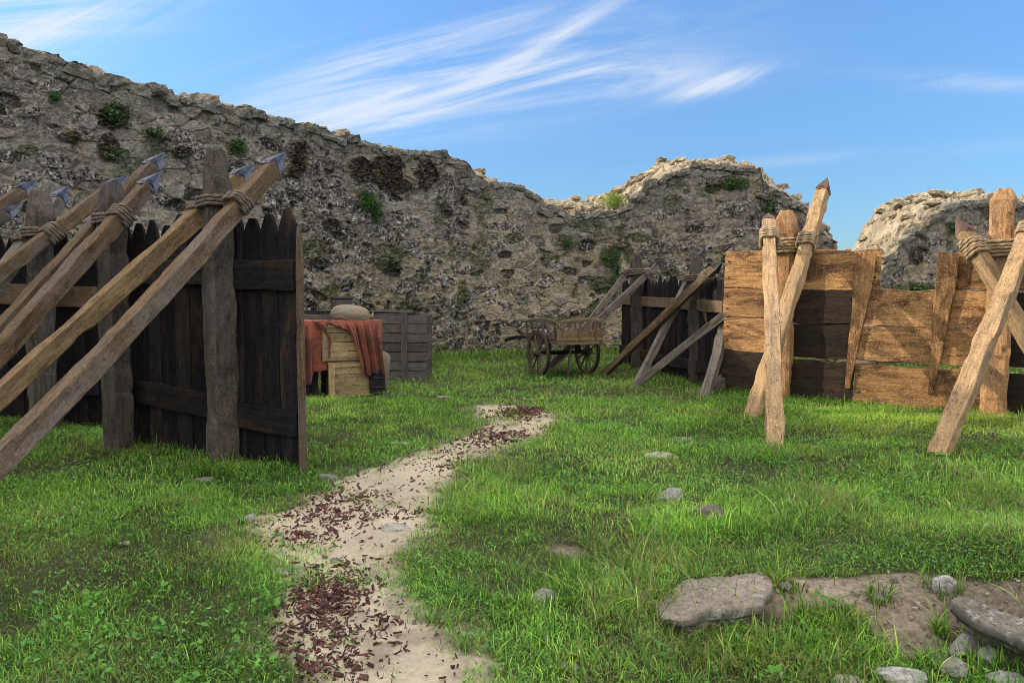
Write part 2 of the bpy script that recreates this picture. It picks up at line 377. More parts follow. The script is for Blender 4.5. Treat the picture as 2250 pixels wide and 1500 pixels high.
cb = N.n('ShaderNodeCombineXYZ'); N.l(U, cb.inputs[0]); N.l(Vv, cb.inputs[1])
def pxdir(px, py):
    r = ray(px, py); return r.x / r.y, r.z / r.y
def blob(px, py, ang, rx, ry, curve=0.):
    u0, v0 = pxdir(px, py); a = math.radians(ang); c, s = math.cos(a), math.sin(a)
    du = N.math('SUBTRACT', U, u0); dv = N.math('SUBTRACT', Vv, v0)
    p = N.math('MULTIPLY', N.math('ADD', N.math('MULTIPLY', du, c), N.math('MULTIPLY', dv, s)), F / rx)
    q = N.math('MULTIPLY', N.math('SUBTRACT', N.math('MULTIPLY', dv, c), N.math('MULTIPLY', du, s)), F / ry)
    if curve: q = N.math('SUBTRACT', q, N.math('MULTIPLY', N.math('MULTIPLY', p, p), curve))
    r2 = N.math('ADD', N.math('MULTIPLY', p, p), N.math('MULTIPLY', q, q))
    return N.math('EXPONENT', N.math('MULTIPLY', r2, -1.0))
def streaks(ang, sx, sy, sc, dist, lo, hi, seed):
    mp = N.n('ShaderNodeMapping'); mp.inputs['Rotation'].default_value = (0, 0, math.radians(-ang)); mp.inputs['Scale'].default_value = (1, 1, 1); mp.inputs['Location'].default_value = (seed, seed * .7, 0)
    N.l(cb.outputs[0], mp.inputs[0]); m2 = N.n('ShaderNodeMapping'); m2.inputs['Scale'].default_value = (sx, sy, 1); N.l(mp.outputs[0], m2.inputs[0])
    return N.ramp(N.noise(m2.outputs[0], sc, 9, .66, dist), lo, hi)
sA = streaks(14, 2.0, 20, 1.0, 1.3, .36, .74, 3.1); sB = streaks(27, 2.0, 22, 1.0, 1.0, .35, .70, 8.3); sC = streaks(6, 1.6, 16, 1.0, .9, .36, .74, 1.7)
cl = None
for b, st, k in ((blob(900, 205, 15, 470, 70, -.05), sA, 1.25), (blob(1170, 112, 30, 230, 22, .25), sB, 1.15), (blob(1330, 178, 4, 240, 34), sA, 1.1), (blob(1560, 185, 14, 110, 20), sB, 1.5),
                 (blob(980, 90, 14, 330, 30), sA, .5), (blob(700, 250, 2, 300, 40), sC, .8), (blob(60, 20, 14, 380, 90), sC, 1.5), (blob(120, 70, 16, 260, 45), sB, 1.0), (blob(270, 160, 4, 150, 16), sC, .7),
                 (blob(2120, 180, -4, 190, 20), sC, .7), (blob(1850, 345, 4, 420, 14), sC, .35), (blob(900, 285, 0, 220, 16), sC, .4), (blob(820, 130, 10, 420, 60), sA, .3), (blob(1250, 190, 10, 420, 70), sC, .5)):
    v = N.math('MULTIPLY', N.math('MULTIPLY', b, st), k); cl = v if cl is None else N.math('ADD', cl, v)
cl = N.math('MULTIPLY', cl, 1.0, clamp=True)
tint = N.mix(1.0, sky.outputs[0], (1.9, 1.75, 1.85), 'MULTIPLY')
el = N.ramp(sep.outputs[2], .0, .50)
tint = N.mix(1.0, tint, N.mix(el, (.31, .48, .58), (.54, .81, .97)), 'MULTIPLY')
# soft veil whitens the lowest band of sky

skyc = N.mix(N.math('MULTIPLY', cl, .70), tint, (6.0, 6.2, 6.6))
bkd = N.math('SUBTRACT', N.math('MULTIPLY', sep.outputs[1], .27), N.math('MULTIPLY', sep.outputs[2], 1.0))
fill = N.math('MULTIPLY', N.ramp(bkd, -.19, -.66), N.ramp(N.noise(tc.outputs['Generated'], 2.2, 5, .6), .30, .55, .45, 1))
skyc = N.mix(fill, skyc, (14.4, 13.6, 12.8))  # brighter unseen sky overhead and behind the camera, added as fill light
bg = N.n('ShaderNodeBackground'); N.l(skyc, bg.inputs[0]); bg.inputs[1].default_value = .15
wo = N.n('ShaderNodeOutputWorld'); N.l(bg.outputs[0], wo.inputs[0])
SC.view_settings.view_transform = 'Standard'; SC.view_settings.look = 'None'; SC.view_settings.exposure = 0; SC.view_settings.gamma = 1
SC.cycles.use_denoising = True; SC.cycles.filter_width = .85; SC.cycles.max_bounces = 5; SC.cycles.diffuse_bounces = 3; SC.cycles.transparent_max_bounces = 4

# ------------------------------------------------------------------ path outline (left / right edge, photo rows -> ground)
ROWS = [(891, 1040, 1160), (898, 1035, 1188), (912, 1045, 1215), (925, 1070, 1235), (945, 1060, 1205), (960, 1020, 1180), (975, 975, 1140), (990, 930, 1080), (1005, 890, 1040), (1020, 835, 1018), (1040, 770, 998),
        (1060, 735, 985), (1085, 705, 968), (1105, 670, 950), (1122, 590, 938), (1140, 548, 940), (1165, 545, 938), (1185, 545, 925), (1210, 565, 900), (1240, 605, 880), (1280, 615, 888), (1320, 598, 930), (1350, 590, 965),
        (1380, 605, 995), (1410, 622, 1020), (1450, 645, 1045), (1500, 655, 1070), (1600, 670, 1120), (1800, 690, 1230)]
pl = np.array([GP(l, y)[:2] for y, l, r in ROWS]); pr = np.array([GP(r, y)[:2] for y, l, r in ROWS])
py_ = (pl[:, 1] + pr[:, 1]) / 2; o_ = np.argsort(py_); PY, PLX, PRX = py_[o_], pl[o_, 0], pr[o_, 0]
def path_d(x, y):
    """approx. signed distance inside the path (positive inside), metres"""
    l = np.interp(y, PY, PLX); r = np.interp(y, PY, PRX)
    wn = .13 * fbm(x * 3, y * 3, o=4, s=44) + .05 * vnoise(x * 14, y * 14, s=45)
    d = np.minimum(x - l, r - x)
    d = np.minimum(d, (PY[-1] - y) * .8); return d + wn
def soil_m(x, y):
    """bare soil patches at the right foreground"""
    def e(px, py, a, b, ang=0):
        g = GP(px, py); dx, dy = x - g.x, y - g.y; return np.exp(-((dx / a) ** 2 + (dy / b) ** 2))
    m = e(2020, 1370, .30, .30) + e(2060, 1420, .34, .22) + .85 * e(1960, 1290, .35, .16) + e(1700, 1290, .42, .16) + e(1820, 1330, .25, .14) + .7 * e(2200, 1330, .3, .3) + .8 * e(2230, 1400, .35, .2)
    m = m + .5 * e(2230, 1190, .25, .35) + .55 * e(1150, 1180, .25, .3) + .5 * e(1250, 1210, .2, .2)+ .45 * e(300, 1150, .3, .2)
    return m + .45 * (fbm(x * 2.2, y * 2.2, o=4, s=61) )
# ------------------------------------------------------------------ ground sheet
ax = np.concatenate([[-600, -250, -110, -60, -40, -28], np.arange(-20, -5, .14), np.arange(-5, 6, .05), np.arange(6, 16, .14), [18, 24, 34, 50, 90, 250, 600]])
ay = np.concatenate([[-600, -250, -100, -50, -25, -12, -6, -2, 0, 1], np.arange(1.6, 8, .045), np.arange(8, 24, .12), [26, 30, 36, 50, 90, 250, 900]])
gx, gy = np.meshgrid(ax, ay); gz = G(gx, gy) - .006
nx, ny = len(ax), len(ay); i = (np.arange(ny - 1)[:, None] * nx + np.arange(nx - 1)[None, :]).ravel()
FX, FY = gx.ravel(), gy.ravel()
sm = np.clip(soil_m(FX, FY), 0, 1); v1 = fbm(FX * 1.5, FY * 1.5, o=4, s=71)[:, None]; sm = sstep(.35, .75, sm)[:, None]
gc = np.array([.075, .082, .038]) * (1 + .5 * v1) * (1 - sm) + np.array([.30, .24, .185]) * (1 + .7 * v1) * sm
pd_ = path_d(FX, FY); pd_ = np.where((FY < 1.9) | (FY > 11.3), -9, pd_); pe_ = (sstep(-.38, .02, pd_) * (.55 + .45 * (fbm(FX * 7, FY * 7, o=3, s=17) > 0)))[:, None]; gc = gc * (1 - pe_) + np.array([.30, .25, .18]) * pe_
far = sstep(25, 60, np.hypot(FX, FY))[:, None]; gc = gc * (1 - far) + np.array([.05, .10, .025]) * far
mesh_np('ground', np.c_[FX, FY, gz.ravel()], [np.stack([i, i + 1, i + nx + 1, i + nx], 1)], M_GROUND, gc, smooth=True)['kind'] = 'structure'
# path sheet: fine grid, kept where inside
bx = np.arange(-3.2, 1.6, .03); by = np.arange(1.9, 11.5, .03)
X, Y = np.meshgrid(bx, by); D = path_d(X, Y); Z = G(X, Y) + np.clip(D * .3, -.03, .008) + .005 * np.clip(fbm(X * 9, Y * 9, o=4, s=5), -.5, 1) + .002
keep = D > -.09; nX = len(bx); idx = (np.arange(len(by) - 1)[:, None] * nX + np.arange(nX - 1)[None, :])
kq = keep[:-1, :-1] & keep[1:, :-1] & keep[:-1, 1:] & keep[1:, 1:]; q = idx[kq]; Q = np.stack([q, q + 1, q + nX + 1, q + nX], 1)
use = np.unique(Q); rm = np.full(X.size, -1); rm[use] = np.arange(len(use))
Vp = np.c_[X.ravel(), Y.ravel(), Z.ravel()][use]; n1 = fbm(Vp[:, 0] * 2.5, Vp[:, 1] * 2.5, o=5, s=81)[:, None]; dd = D.ravel()[use][:, None]
pc = np.array([.52, .44, .325]) * (1 + .22 * n1) * (.62 + .38 * sstep(.0, .14, dd))
pc = pc * (1 - .35 * sstep(.1, .45, fbm(Vp[:, 0] * 5, Vp[:, 1] * 5, o=4, s=83)[:, None]))
mesh_np('path', Vp, [rm[Q]], M_SAND, pc, smooth=True)['kind'] = 'structure'

# ------------------------------------------------------------------ walls
class Rows:
    def __init__(s, pts): s.p = np.array(pts, float)
    def __call__(s, px): return np.interp(px, s.p[:, 0], s.p[:, 1])
def build_wall(label, base, inner, outer, thick, ds_vis, outer_n, wid, s_off, moss, top_rows=34, flip=False, cap_seed=1, hfix=None):
    base = np.array(base, float); seg = np.linalg.norm(np.diff(base, axis=0), axis=1); cum = np.r_[0, np.cumsum(seg)]
    # smooth the plan by sampling a softened polyline
    S = np.arange(0, cum[-1], ds_vis); bxx = np.interp(S, cum, base[:, 0]); byy = np.interp(S, cum, base[:, 1])
    kk = int(1.2 / ds_vis); ker = np.hanning(kk); ker /= ker.sum()
    bxx = np.convolve(np.pad(bxx, (kk // 2, kk - 1 - kk // 2), 'reflect', reflect_type='odd'), ker, 'valid'); byy = np.convolve(np.pad(byy, (kk // 2, kk - 1 - kk // 2), 'reflect', reflect_type='odd'), ker, 'valid')
    n = len(S); tx, ty = np.gradient(bxx), np.gradient(byy); tl = np.hypot(tx, ty); tx /= tl; ty /= tl
    nxo, nyo = -ty, tx                      # outward (away from the yard)
    def solve(prof, X, Y):
        z = np.full(X.shape, 4.)
        for _ in range(12):
            px, _y = proj(X, np.maximum(Y, 2.), z); py = prof(px)
            r = (750 - py) / F; yy = np.maximum(Y, 2.); z = EYE + yy * (r * CP - SP) / (CP + r * SP)
        return z
    Hi = solve(inner, bxx, byy)
    ox, oy = bxx + nxo * thick, byy + nyo * thick; Ho = solve(outer, ox, oy)
    if hfix: Hi, Ho = hfix(S, bxx, byy, Hi, Ho)
    # stepped top: blocks
    blk, _, rs, _, _ = cells(S / .34 + s_off, S * 0 + .5, .9, 5)
    jag = (rs[0] - .5) * .11 + .03 * vnoise(S * 9, S * 0, s=2); Hi = Hi + jag * .8
    nv = int(max(Hi) / ds_vis); v = np.linspace(0, 1, nv)
    Zg = (v[:, None] * (Hi[None, :] + .35)) - .35; Sg = np.repeat(S[None, :], nv, 0) + s_off
    xx = np.repeat(bxx[None, :], nv, 0); yy = np.repeat(byy[None, :], nv, 0)
    def surf(s, z, dtop, X3, Y3, Z3):
        ws = s + .10 * fbm(s * 1.3, z * 1.3, o=3, s=21); wz = z + .07 * fbm(s * 1.7, z * 1.7, o=3, s=22)
        f1, f2, r, cx, cy = cells(ws / .40, wz / .235, .85, 31, 3.0)
        e = sstep(.04, .20, f2 - f1)
        rough_zone = sstep(-.25, .35, fbm(s * .35, z * .5, o=3, s=77) + .35 * sstep(3.2, .6, z))     # where the facing has weathered away
        flush = (r[1] < .55 - .25 * rough_zone).astype(float)
        hs = .6 * e * (.012 + .06 * r[0]) * (1 - .8 * flush) + e * (cx * (r[2] - .5) + cy * (r[3] - .3)) * .04
        g1, g2, q, _, _ = cells(s / .15 + 9 + .5 * vnoise(s * 5, z * 5, s=3), z / .10, .9, 41, 2.4); e2 = sstep(.05, .25, g2 - g1)
        hs = hs + (1 - e * .75) * e2 * .040 * q[0] * (.5 + .5 * rough_zone)
        hole = e * (r[2] > .94); hs = hs - .07 * hole
        n3 = fbm(s * 1.1, z * 1.1, o=3, s=51); n4 = fbm(X3 * 7, Y3 * 7, Z3 * 7, o=4, s=52); n5 = fbm(X3 * 22, Y3 * 22, Z3 * 22, o=2, s=53)
        h = hs + .07 * n3 + (.025 + .03 * rough_zone) * n4 + .014 * n5
        pit = sstep(.30, .50, fbm(X3 * 5, Y3 * 5, Z3 * 5, o=3, s=54)); h = h - .05 * pit * (.4 + rough_zone)
        # colour
        up = sstep(1.0, 4.5, z)[..., None]; lt = (r[0] - .5)[..., None]; hue = r[1][..., None]; ee = e[..., None]
        st = np.array([.25, .235, .212]) * (1 - up) + np.array([.235, .213, .205]) * up
        st = st * (1 + .75 * lt) + (hue - .5) * np.array([.05, .022, -.012])
        mo = np.array([.44, .37, .24]) * (1 - up) + np.array([.30, .268, .232]) * up
        mo = mo * (1 + .35 * n3[..., None]); st = st * np.array([1.03, .99, .95]); mo = mo * np.array([1.06, 1., .91])
        ff = (flush * .55)[..., None]
        c = (mo * (1 - ee) + (st * (1 - ff) + mo * ff) * ee)
        c = c * (1 + .5 * n4[..., None]) * (1 - .60 * pit[..., None]) * (1 - .8 * hole[..., None])
        gap = (1 - sstep(.0, .10, f2 - f1)) * (_h(np.floor(s * 3).astype(np.int64), np.floor(z * 4).astype(np.int64), 0 * np.floor(s).astype(np.int64), 6) > .72)
        c = c * (1 - .55 * gap[..., None]); h = h - .03 * gap
        c = c * (1 - .25 * rough_zone[..., None])
        # tan dressed blocks near the crest
        tp = sstep(.75, .15, dtop + .25 * n3)[..., None]; c = c * (1 - tp) + tp * (np.array([.25, .225, .185]) * (1 + .6 * lt) * (.45 + .55 * sstep(.02, .12, f2 - f1)[..., None]))
        crust = np.clip(e * (1 - .75 * flush) * sstep(.15, .45, r[3] + .5 * rough_zone - .08 + .25 * n4) + .35 * rough_zone * e2 * (1 - e), 0, 1) * (1 - tp[..., 0])
        return h, c, n4, crust
    h, c, n4, crust = surf(Sg, Zg, (Hi[None, :] - Zg), xx, yy, Zg)
    # moss and ivy stains, at real places on the wall
    PX, PYY = proj(xx, np.maximum(yy, 2), Zg)
    mm = np.zeros_like(h); mg = np.zeros_like(h)
    nA = fbm(xx * 3, yy * 3, Zg * 3, o=4, s=91)
    for (mx, my, ra, rb, kind) in moss:
        g = np.exp(-(((PX - mx) / ra) ** 2 + ((PYY - my) / rb) ** 2)); g = sstep(.34, .52, g + .42 * nA + .1 * n4)
        if kind: mg = np.maximum(mg, g)
        else: mm = np.maximum(mm, g)
    gen = sstep(.30, .42, fbm(xx * 1.1, yy * 1.1, Zg * 1.1, o=5, s=95) + .10 * sstep(3.5, .8, Zg)); mg = np.maximum(mg, gen * .75)
    base_g = sstep(.5, .1, Zg + .4 * nA) * .8; mg = np.maximum(mg, base_g)
    nf = fbm(xx * 26, yy * 26, Zg * 26, o=3, s=99)
    cm = np.array([.035, .026, .014])[None, None, :] * (1 + .9 * nf[..., None]); cg = (np.array([.075, .072, .022]) + np.array([-.03, .0, -.005]) * sstep(-.2, .3, nA)[..., None]) * (1 + .8 * nf[..., None])
    c = c * (1 - mm[..., None]) + cm * mm[..., None]; c = c * (1 - .85 * mg[..., None]) + cg * .85 * mg[..., None]
    h = h + mm * (.07 + .06 * nf) + mg * (.02 + .03 * nf)
    crust = crust * (1 - mm) * (1 - .7 * mg)
    V0 = np.stack([xx - nxo[None, :] * h, yy - nyo[None, :] * h, Zg], -1)
    # rubble top
    nt = top_rows; t = np.linspace(0, 1, nt)[1:]
    TX = bxx[None, :] + nxo[None, :] * thick * t[:, None]; TY = byy[None, :] + nyo[None, :] * thick * t[:, None]
    e0 = t ** .8; TZ = Hi[None, :] * (1 - e0[:, None]) + Ho[None, :] * e0[:, None]
    St = np.repeat(S[None, :], nt - 1, 0) + s_off; Tt = np.repeat((t * thick)[:, None], n, 1)
    f1, f2, r, cx, cy = cells(St / .30 + .2 * vnoise(St * 3, Tt * 3, s=7), Tt / .24, .9, 61, 2.6)
    e = sstep(.03, .16, f2 - f1); hh = e * (.02 + .11 * r[0]) + e * (cx * (r[1] - .5) + cy * (r[2] - .5)) * .16 + .03 * fbm(St * 8, Tt * 8, o=3, s=62)
    TZ = TZ + (hh * sstep(0, .35, Tt) - .06 * sstep(0, .12, Tt))
    ct = (np.array([.46, .375, .255]) * (1 + .5 * (r[3][..., None] - .5))) * (.35 + .65 * e[..., None]) * (1 + .35 * fbm(St * 12, Tt * 12, o=3, s=63)[..., None])
    V1 = np.stack([TX, TY, TZ], -1)
    # back face
    B = np.stack([ox, oy, np.full(n, -.4)], -1)[None]
    V = np.concatenate([V0, V1, B], 0); Cc = np.concatenate([c, ct, np.tile([.2, .18, .15], (1, n, 1))], 0)
    m = V.shape[0]; i = (np.arange(m - 1)[:, None] * n + np.arange(n - 1)[None, :]).ravel()
    Fq = [np.stack([i, i + 1, i + n + 1, i + n], 1)]
    root = thing(wid, label, 'wall', (float(bxx[n // 2]), float(byy[n // 2]), 0))
    mesh_np('masonry', V.reshape(-1, 3), Fq, M_WALL, np.c_[np.clip(Cc.reshape(-1, 3), .006, .8), np.concatenate([crust.ravel(), np.full((m - nv) * n, .12)])], parent=root)
    # end faces: rubble core, one strip of the outline for each end
    ev, ef, ec = [], [], []
    for e_i in (0, n - 1):
        nt2, nz = 40, 90; a = np.linspace(0, 1, nt2); topz = np.interp(a, np.r_[0, t], np.r_[V0[-1, e_i, 2], TZ[:, e_i]])
        zz = np.linspace(0, 1, nz)[:, None] * (topz[None, :] + .4) - .4
        ddx = (-1 if e_i == 0 else 1); aa = np.repeat(a[None, :] * thick, nz, 0)
        f1, f2, r, cx, cy = cells(aa / .27 + 5 + .3 * vnoise(aa * 3, zz * 3, s=4), zz / .2, .9, 71 + e_i % 7, 2.6); e = sstep(.03, .16, f2 - f1)
        out = (e * (.02 + .13 * r[0]) + e * (cx * (r[1] - .5) + cy * (r[2] - .5)) * .12 + .10 * fbm(aa * 1.3, zz * 1.3, o=3, s=8)) * np.minimum(1, np.minimum(aa, thick - aa) / .1)
        # a batter: the broken end spreads toward the foot
        out = out + .55 * sstep(0, .5, aa) * (1 - (zz + .4) / (topz[None, :] + .4)) ** 1.5
        X3 = bxx[e_i] + nxo[e_i] * aa + tx[e_i] * ddx * out; Y3 = byy[e_i] + nyo[e_i] * aa + ty[e_i] * ddx * out
        o0 = len(ev) and sum(len(x) for x in ev); ev.append(np.stack([X3, Y3, zz], -1).reshape(-1, 3))
        ec.append(((np.array([.46, .375, .255]) * (1 + .5 * (r[3][..., None] - .5))) * (.35 + .65 * e[..., None])).reshape(-1, 3))
        i2 = (np.arange(nz - 1)[:, None] * nt2 + np.arange(nt2 - 1)[None, :]).ravel() + (o0 or 0); ef.append(np.stack([i2, i2 + 1, i2 + nt2 + 1, i2 + nt2], 1))
    mesh_np('broken_end', np.vstack(ev), ef, M_WALL, np.c_[np.clip(np.vstack(ec), .006, .8), np.full(sum(len(q) for q in ec), .12)], parent=root)
    # loose blocks crowning the inner edge and the rubble top
    rg = np.random.default_rng(cap_seed); CV, CF, CC = [], [], []; off = 0
    s = .1
    def block(P, sx, sy, sz, yaw, tilt, col):
        nonlocal off
        u = np.array([[x, y, z] for x in (-1, -.35, .35, 1) for y in (-1, -.35, .35, 1) for z in (-1, 0, 1) if max(abs(x), abs(y), abs(z)) == 1], float)
        from mathutils import Euler
        sc_ = np.array([sx, sy, sz]) / 2; p = u * (1 - .10 * (np.abs(u).sum(1) > 2.3))[:, None] * sc_ * (1 + .16 * rg.normal(size=u.shape)); R_ = np.array(Euler((tilt[0], tilt[1], yaw)).to_matrix())
        p = p @ R_.T + P
        key = {tuple(v): k for k, v in enumerate([tuple(q) for q in u])}; g = (-1, -.35, .35, 1); gz_ = (-1, 0, 1); fs = []
        for z in (-1, 1):
            for a in range(3):
                for b in range(3):
                    q = [(g[a], g[b], z), (g[a + 1], g[b], z), (g[a + 1], g[b + 1], z), (g[a], g[b + 1], z)]; fs.append([key[k] for k in (q if z > 0 else q[::-1])])
        for w_ in (-1, 1):
            for a in range(3):
                for b in range(2):
                    q = [(g[a], w_, gz_[b]), (g[a + 1], w_, gz_[b]), (g[a + 1], w_, gz_[b + 1]), (g[a], w_, gz_[b + 1])]; fs.append([key[k] for k in (q if w_ < 0 else q[::-1])])
                    q = [(w_, g[a], gz_[b]), (w_, g[a + 1], gz_[b]), (w_, g[a + 1], gz_[b + 1]), (w_, g[a], gz_[b + 1])]; fs.append([key[k] for k in (q if w_ > 0 else q[::-1])])
        CV.append(p); CF.append(np.array(fs) + off); CC.append(np.tile(col, (len(p), 1))); off += len(p)
    while s < S[-1] - .1:
        w_ = rg.uniform(.16, .42); k = int(s / ds_vis); k2 = min(n - 1, int((s + w_) / ds_vis)); zt = float(min(Hi[k:k2 + 1])) if k2 > k else float(Hi[k]); hgt = rg.uniform(.12, .24)
        slope = math.atan2(Hi[k2] - Hi[k], max(.05, (k2 - k) * ds_vis)); yaw = math.atan2(ty[k], tx[k])
        dpt = rg.uniform(.22, .34); P = np.array([bxx[k] + tx[k] * w_ / 2 + nxo[k] * (dpt * .42 - .05), byy[k] + ty[k] * w_ / 2 + nyo[k] * (dpt * .42 - .05), zt + (Hi[k2] - Hi[k]) * .5 * (abs(slope) < 1) + rg.uniform(-.085, .02)])
        col = np.array([.215, .195, .16]) * rg.uniform(.7, 1.25) + rg.uniform(-.012, .012) * np.array([1, 0, -1])
        block(P, w_ * 1.02, dpt, hgt, yaw + rg.normal() * .06, (rg.normal() * .06, -max(-.5, min(.5, slope)) * .7), col); s += w_ * rg.uniform(.9, 1.05)
    if outer_n:
        for _ in range(outer_n):
            s = rg.uniform(0, S[-1]); k = int(s / ds_vis); tt = rg.uniform(.12, 1.0); q = min(nt - 2, int(tt * (nt - 1))); sz = rg.uniform(.10, .34)
            P = np.array([TX[q, k], TY[q, k], TZ[q, k] + sz * .12])
            block(P, sz * rg.uniform(.8, 1.5), sz, sz * rg.uniform(.35, .6), rg.uniform(0, 3), (rg.normal() * .22, rg.normal() * .22), np.array([.46, .375, .255]) * rg.uniform(.7, 1.25))
    mesh_np('crest_blocks', np.vstack(CV), CF, M_WALL, np.c_[np.vstack(CC), np.full(off, .15)], parent=root)
    return root, (S, bxx, byy, Hi, nxo, nyo)

inner1 = Rows([(-3000, -900), (-845, -300), (-400, -95), (-100, 48), (0, 88), (67, 104), (80, 113), (169, 135), (204, 158), (249, 169), (289, 175), (307, 188), (382, 204), (422, 216), (480, 230), (533, 247), (560, 248), (613, 264), (680, 280), (729, 290),
               (800, 312), (858, 328), (900, 332), (930, 338), (971, 339), (1018, 350), (1038, 374), (1060, 398), (1100, 404), (1140, 410), (1184, 434), (1207, 446), (1229, 456), (1256, 470), (1300, 472), (1344, 466), (1380, 462), (1393, 436),
               (1411, 415), (1442, 401), (1482, 384), (1513, 371), (1536, 356), (1576, 362), (1629, 364), (1671, 367), (1676, 390), (1687, 406), (1727, 424), (1744, 440), (1775, 460), (1784, 473), (1793, 492), (1815, 522), (1838, 545), (1870, 575), (3000, 600)])
outer1 = Rows([(-3000, -900), (-845, -290), (0, 130), (249, 200), (560, 275), (900, 350), (1018, 372), (1060, 405), (1184, 440), (1224, 441), (1287, 441), (1291, 428), (1318, 427), (1353, 418), (1380, 398), (1433, 366), (1473, 358), (1536, 352), (1576, 360), (1633, 360), (1671, 370),
               (1680, 400), (1727, 430), (1775, 466), (1815, 530), (1838, 545), (1870, 560), (3000, 600)])
MOSS1 = [(655, 350, 26, 46, 0), (845, 372, 50, 36, 0), (790, 372, 26, 30, 0), (870, 410, 30, 20, 0), (938, 385, 24, 36, 0), (248, 258, 36, 34, 0), (236, 320, 26, 34, 0), (250, 340, 30, 16, 1), (400, 335, 30, 14, 0), (520, 325, 22, 18, 1), (690, 548, 40, 26, 1), (700, 575, 26, 16, 0),
         (845, 565, 44, 34, 1), (860, 590, 24, 20, 0), (915, 612, 20, 12, 1), (905, 672, 42, 16, 1), (905, 690, 30, 10, 0), (720, 640, 24, 12, 1), (800, 440, 24, 20, 1), (825, 470, 14, 26, 1), (1340, 560, 26, 30, 1), (1320, 625, 26, 20, 1), (1240, 530, 24, 14, 1), (1305, 690, 30, 24, 1), (1400, 520, 30, 12, 1),
         (1380, 550, 14, 26, 1), (1470, 600, 24, 12, 1), (1610, 402, 40, 18, 1), (720, 490, 20, 14, 0), (480, 470, 20, 14, 1), (60, 330, 26, 14, 1), (150, 300, 26, 12, 0), (1015, 640, 14, 40, 1), (480, 400, 40, 12, 0), (1130, 520, 20, 10, 1), (1690, 450, 14, 20, 1)]
wall1, W1 = build_wall('long grey rubble stone wall rising to the left, with dark moss patches and a dip in its broken top', [(-17.5, 2.0), (-14.7, 7.4), (-8.8, 12.8), (-1.25, 19.6), (1.2, 20.7), (5.5, 21.2), (9.05, 20.9)], inner1, outer1, 1.9, .027, 240, 'ruined_stone_wall', 0, MOSS1, cap_seed=3)
inner2 = Rows([(0, 640), (1925, 612), (1940, 585), (1960, 556), (1985, 531), (2010, 506), (2045, 481), (2080, 453), (2110, 443), (2150, 441), (2250, 450), (2400, 446), (3000, 440), (6000, 300)])
outer2 = Rows([(0, 600), (1835, 565), (1870, 548), (1888, 522), (1900, 492), (1913, 477), (1927, 456), (1945, 446), (1990, 435), (2030, 431), (2100, 433), (2180, 438), (2250, 452), (2400, 446), (3000, 440), (6000, 300)])
MOSS2 = [(2000, 640, 60, 16, 1), (2100, 500, 20, 12, 1), (2170, 470, 20, 12, 1), (2010, 560, 14, 20, 0)]
wall2, W2 = build_wall('shorter ruined wall at the right with a pale sunlit broken slope', [(8.36, 16.9), (10.4, 17.1), (13.8, 17.5), (16.5, 14), (17.5, 9)], inner2, outer2, 2.1, .03, 200, 'ruined_stone_wall', 60, MOSS2, cap_seed=9)
# unseen wall added out of frame left, stepped to shape shadow on the barricade
kx, ky = -16.6, [1.0, 10.6, 11.2, 11.9, 14.8, 15.4, 16.1, 22.4]; kh = [10.9, 10.9, 10.7, 9.9, 10.15, 11.0, 12.0, 12.6]
yy = np.arange(1.0, 22.4, .12); hh = np.interp(yy, ky, kh) + .12 * vnoise(yy * 1.1, yy * 0, s=12) + .10 * (cells(yy / .6, yy * 0 + .5, .9, 3)[2][0] - .5)
zv = np.linspace(0, 1, 70); V = []; C = []
for sgn, th_ in ((1, 0.), (-1, 1.4)):
    Yg, Zg = np.meshgrid(yy, zv); Zg = Zg * (hh[None, :] + .3) - .3; f1, f2, r, cx, cy = cells(Yg / .5, Zg / .32, .8, 5, 2.6); e = sstep(.04, .2, f2 - f1)
    V.append(np.stack([kx - th_ + sgn * (e * (.03 + .07 * r[0]) + .1 * fbm(Yg, Zg, o=3, s=4)), Yg, Zg], -1)); C.append(np.array([.2, .18, .155]) * (.6 + .4 * e[..., None]) * (.8 + .4 * r[1][..., None]))
V = np.concatenate([V[0], V[1][::-1]], 0); C = np.concatenate([C[0], C[1][::-1]], 0); n = len(yy); m = V.shape[0]; i = (np.arange(m - 1)[:, None] * n + np.arange(n - 1)[None, :]).ravel()
tag(mesh_np('added_shadow_wall', V.reshape(-1, 3), [np.stack([i, i + 1, i + n + 1, i + n], 1)], M_WALL, C.reshape(-1, 3)), 'tall unseen stone wall added out of frame to the left to cast shadow', 'wall')

# ------------------------------------------------------------------ palisades and barricade
class Line2:
    def __init__(s, a, b): s.a, s.b = Vector((*a, 0)), Vector((*b, 0)); s.d = (s.b - s.a).normalized(); s.L = (s.b - s.a).length; s.n = Vector((s.d.y, -s.d.x, 0)); 
    def px(s, p):                     # distance along the line seen at photo column p (at eye height)
        u = (p - 1125) / F / CP; return (u * s.a.y - s.a.x) / (s.d.x - u * s.d.y)
    def at(s, t, z=0., off=0.):       # off: toward the yard side given by n
        p = s.a + s.d * t + s.n * off; return Vector((p.x, p.y, z))
UP = Vector((0, 0, 1))
def pickets(root, ln, t0, t1, h, wid, off, mat, var=.06, gap=.012, th=.038, skip=(), seed=0, z0=-.03):
    rg = random.Random(seed); t = t0; i = 0
    while t < t1 - wid * .4:
        w = wid * rg.uniform(.85, 1.15); w = min(w, t1 - t)
        top = h + rg.uniform(-var, var) * 1.3; c = ln.at(t + w / 2, 0, off + rg.uniform(-.006, .006)); g = Gf(c.x, c.y)
        a = Vector((c.x, c.y, g + z0)); b = Vector((c.x, c.y, top)) + ln.d * rg.uniform(-.012, .012)
        if i not in skip: timber('picket', a, b, w, th, mat if rg.random() < .75 else M_DARK2, root, ln.d, tip='picket', tiplen=rg.uniform(.24, .34), wob=.006, cham=.12, chip=.012)
        t += w + gap; i += 1
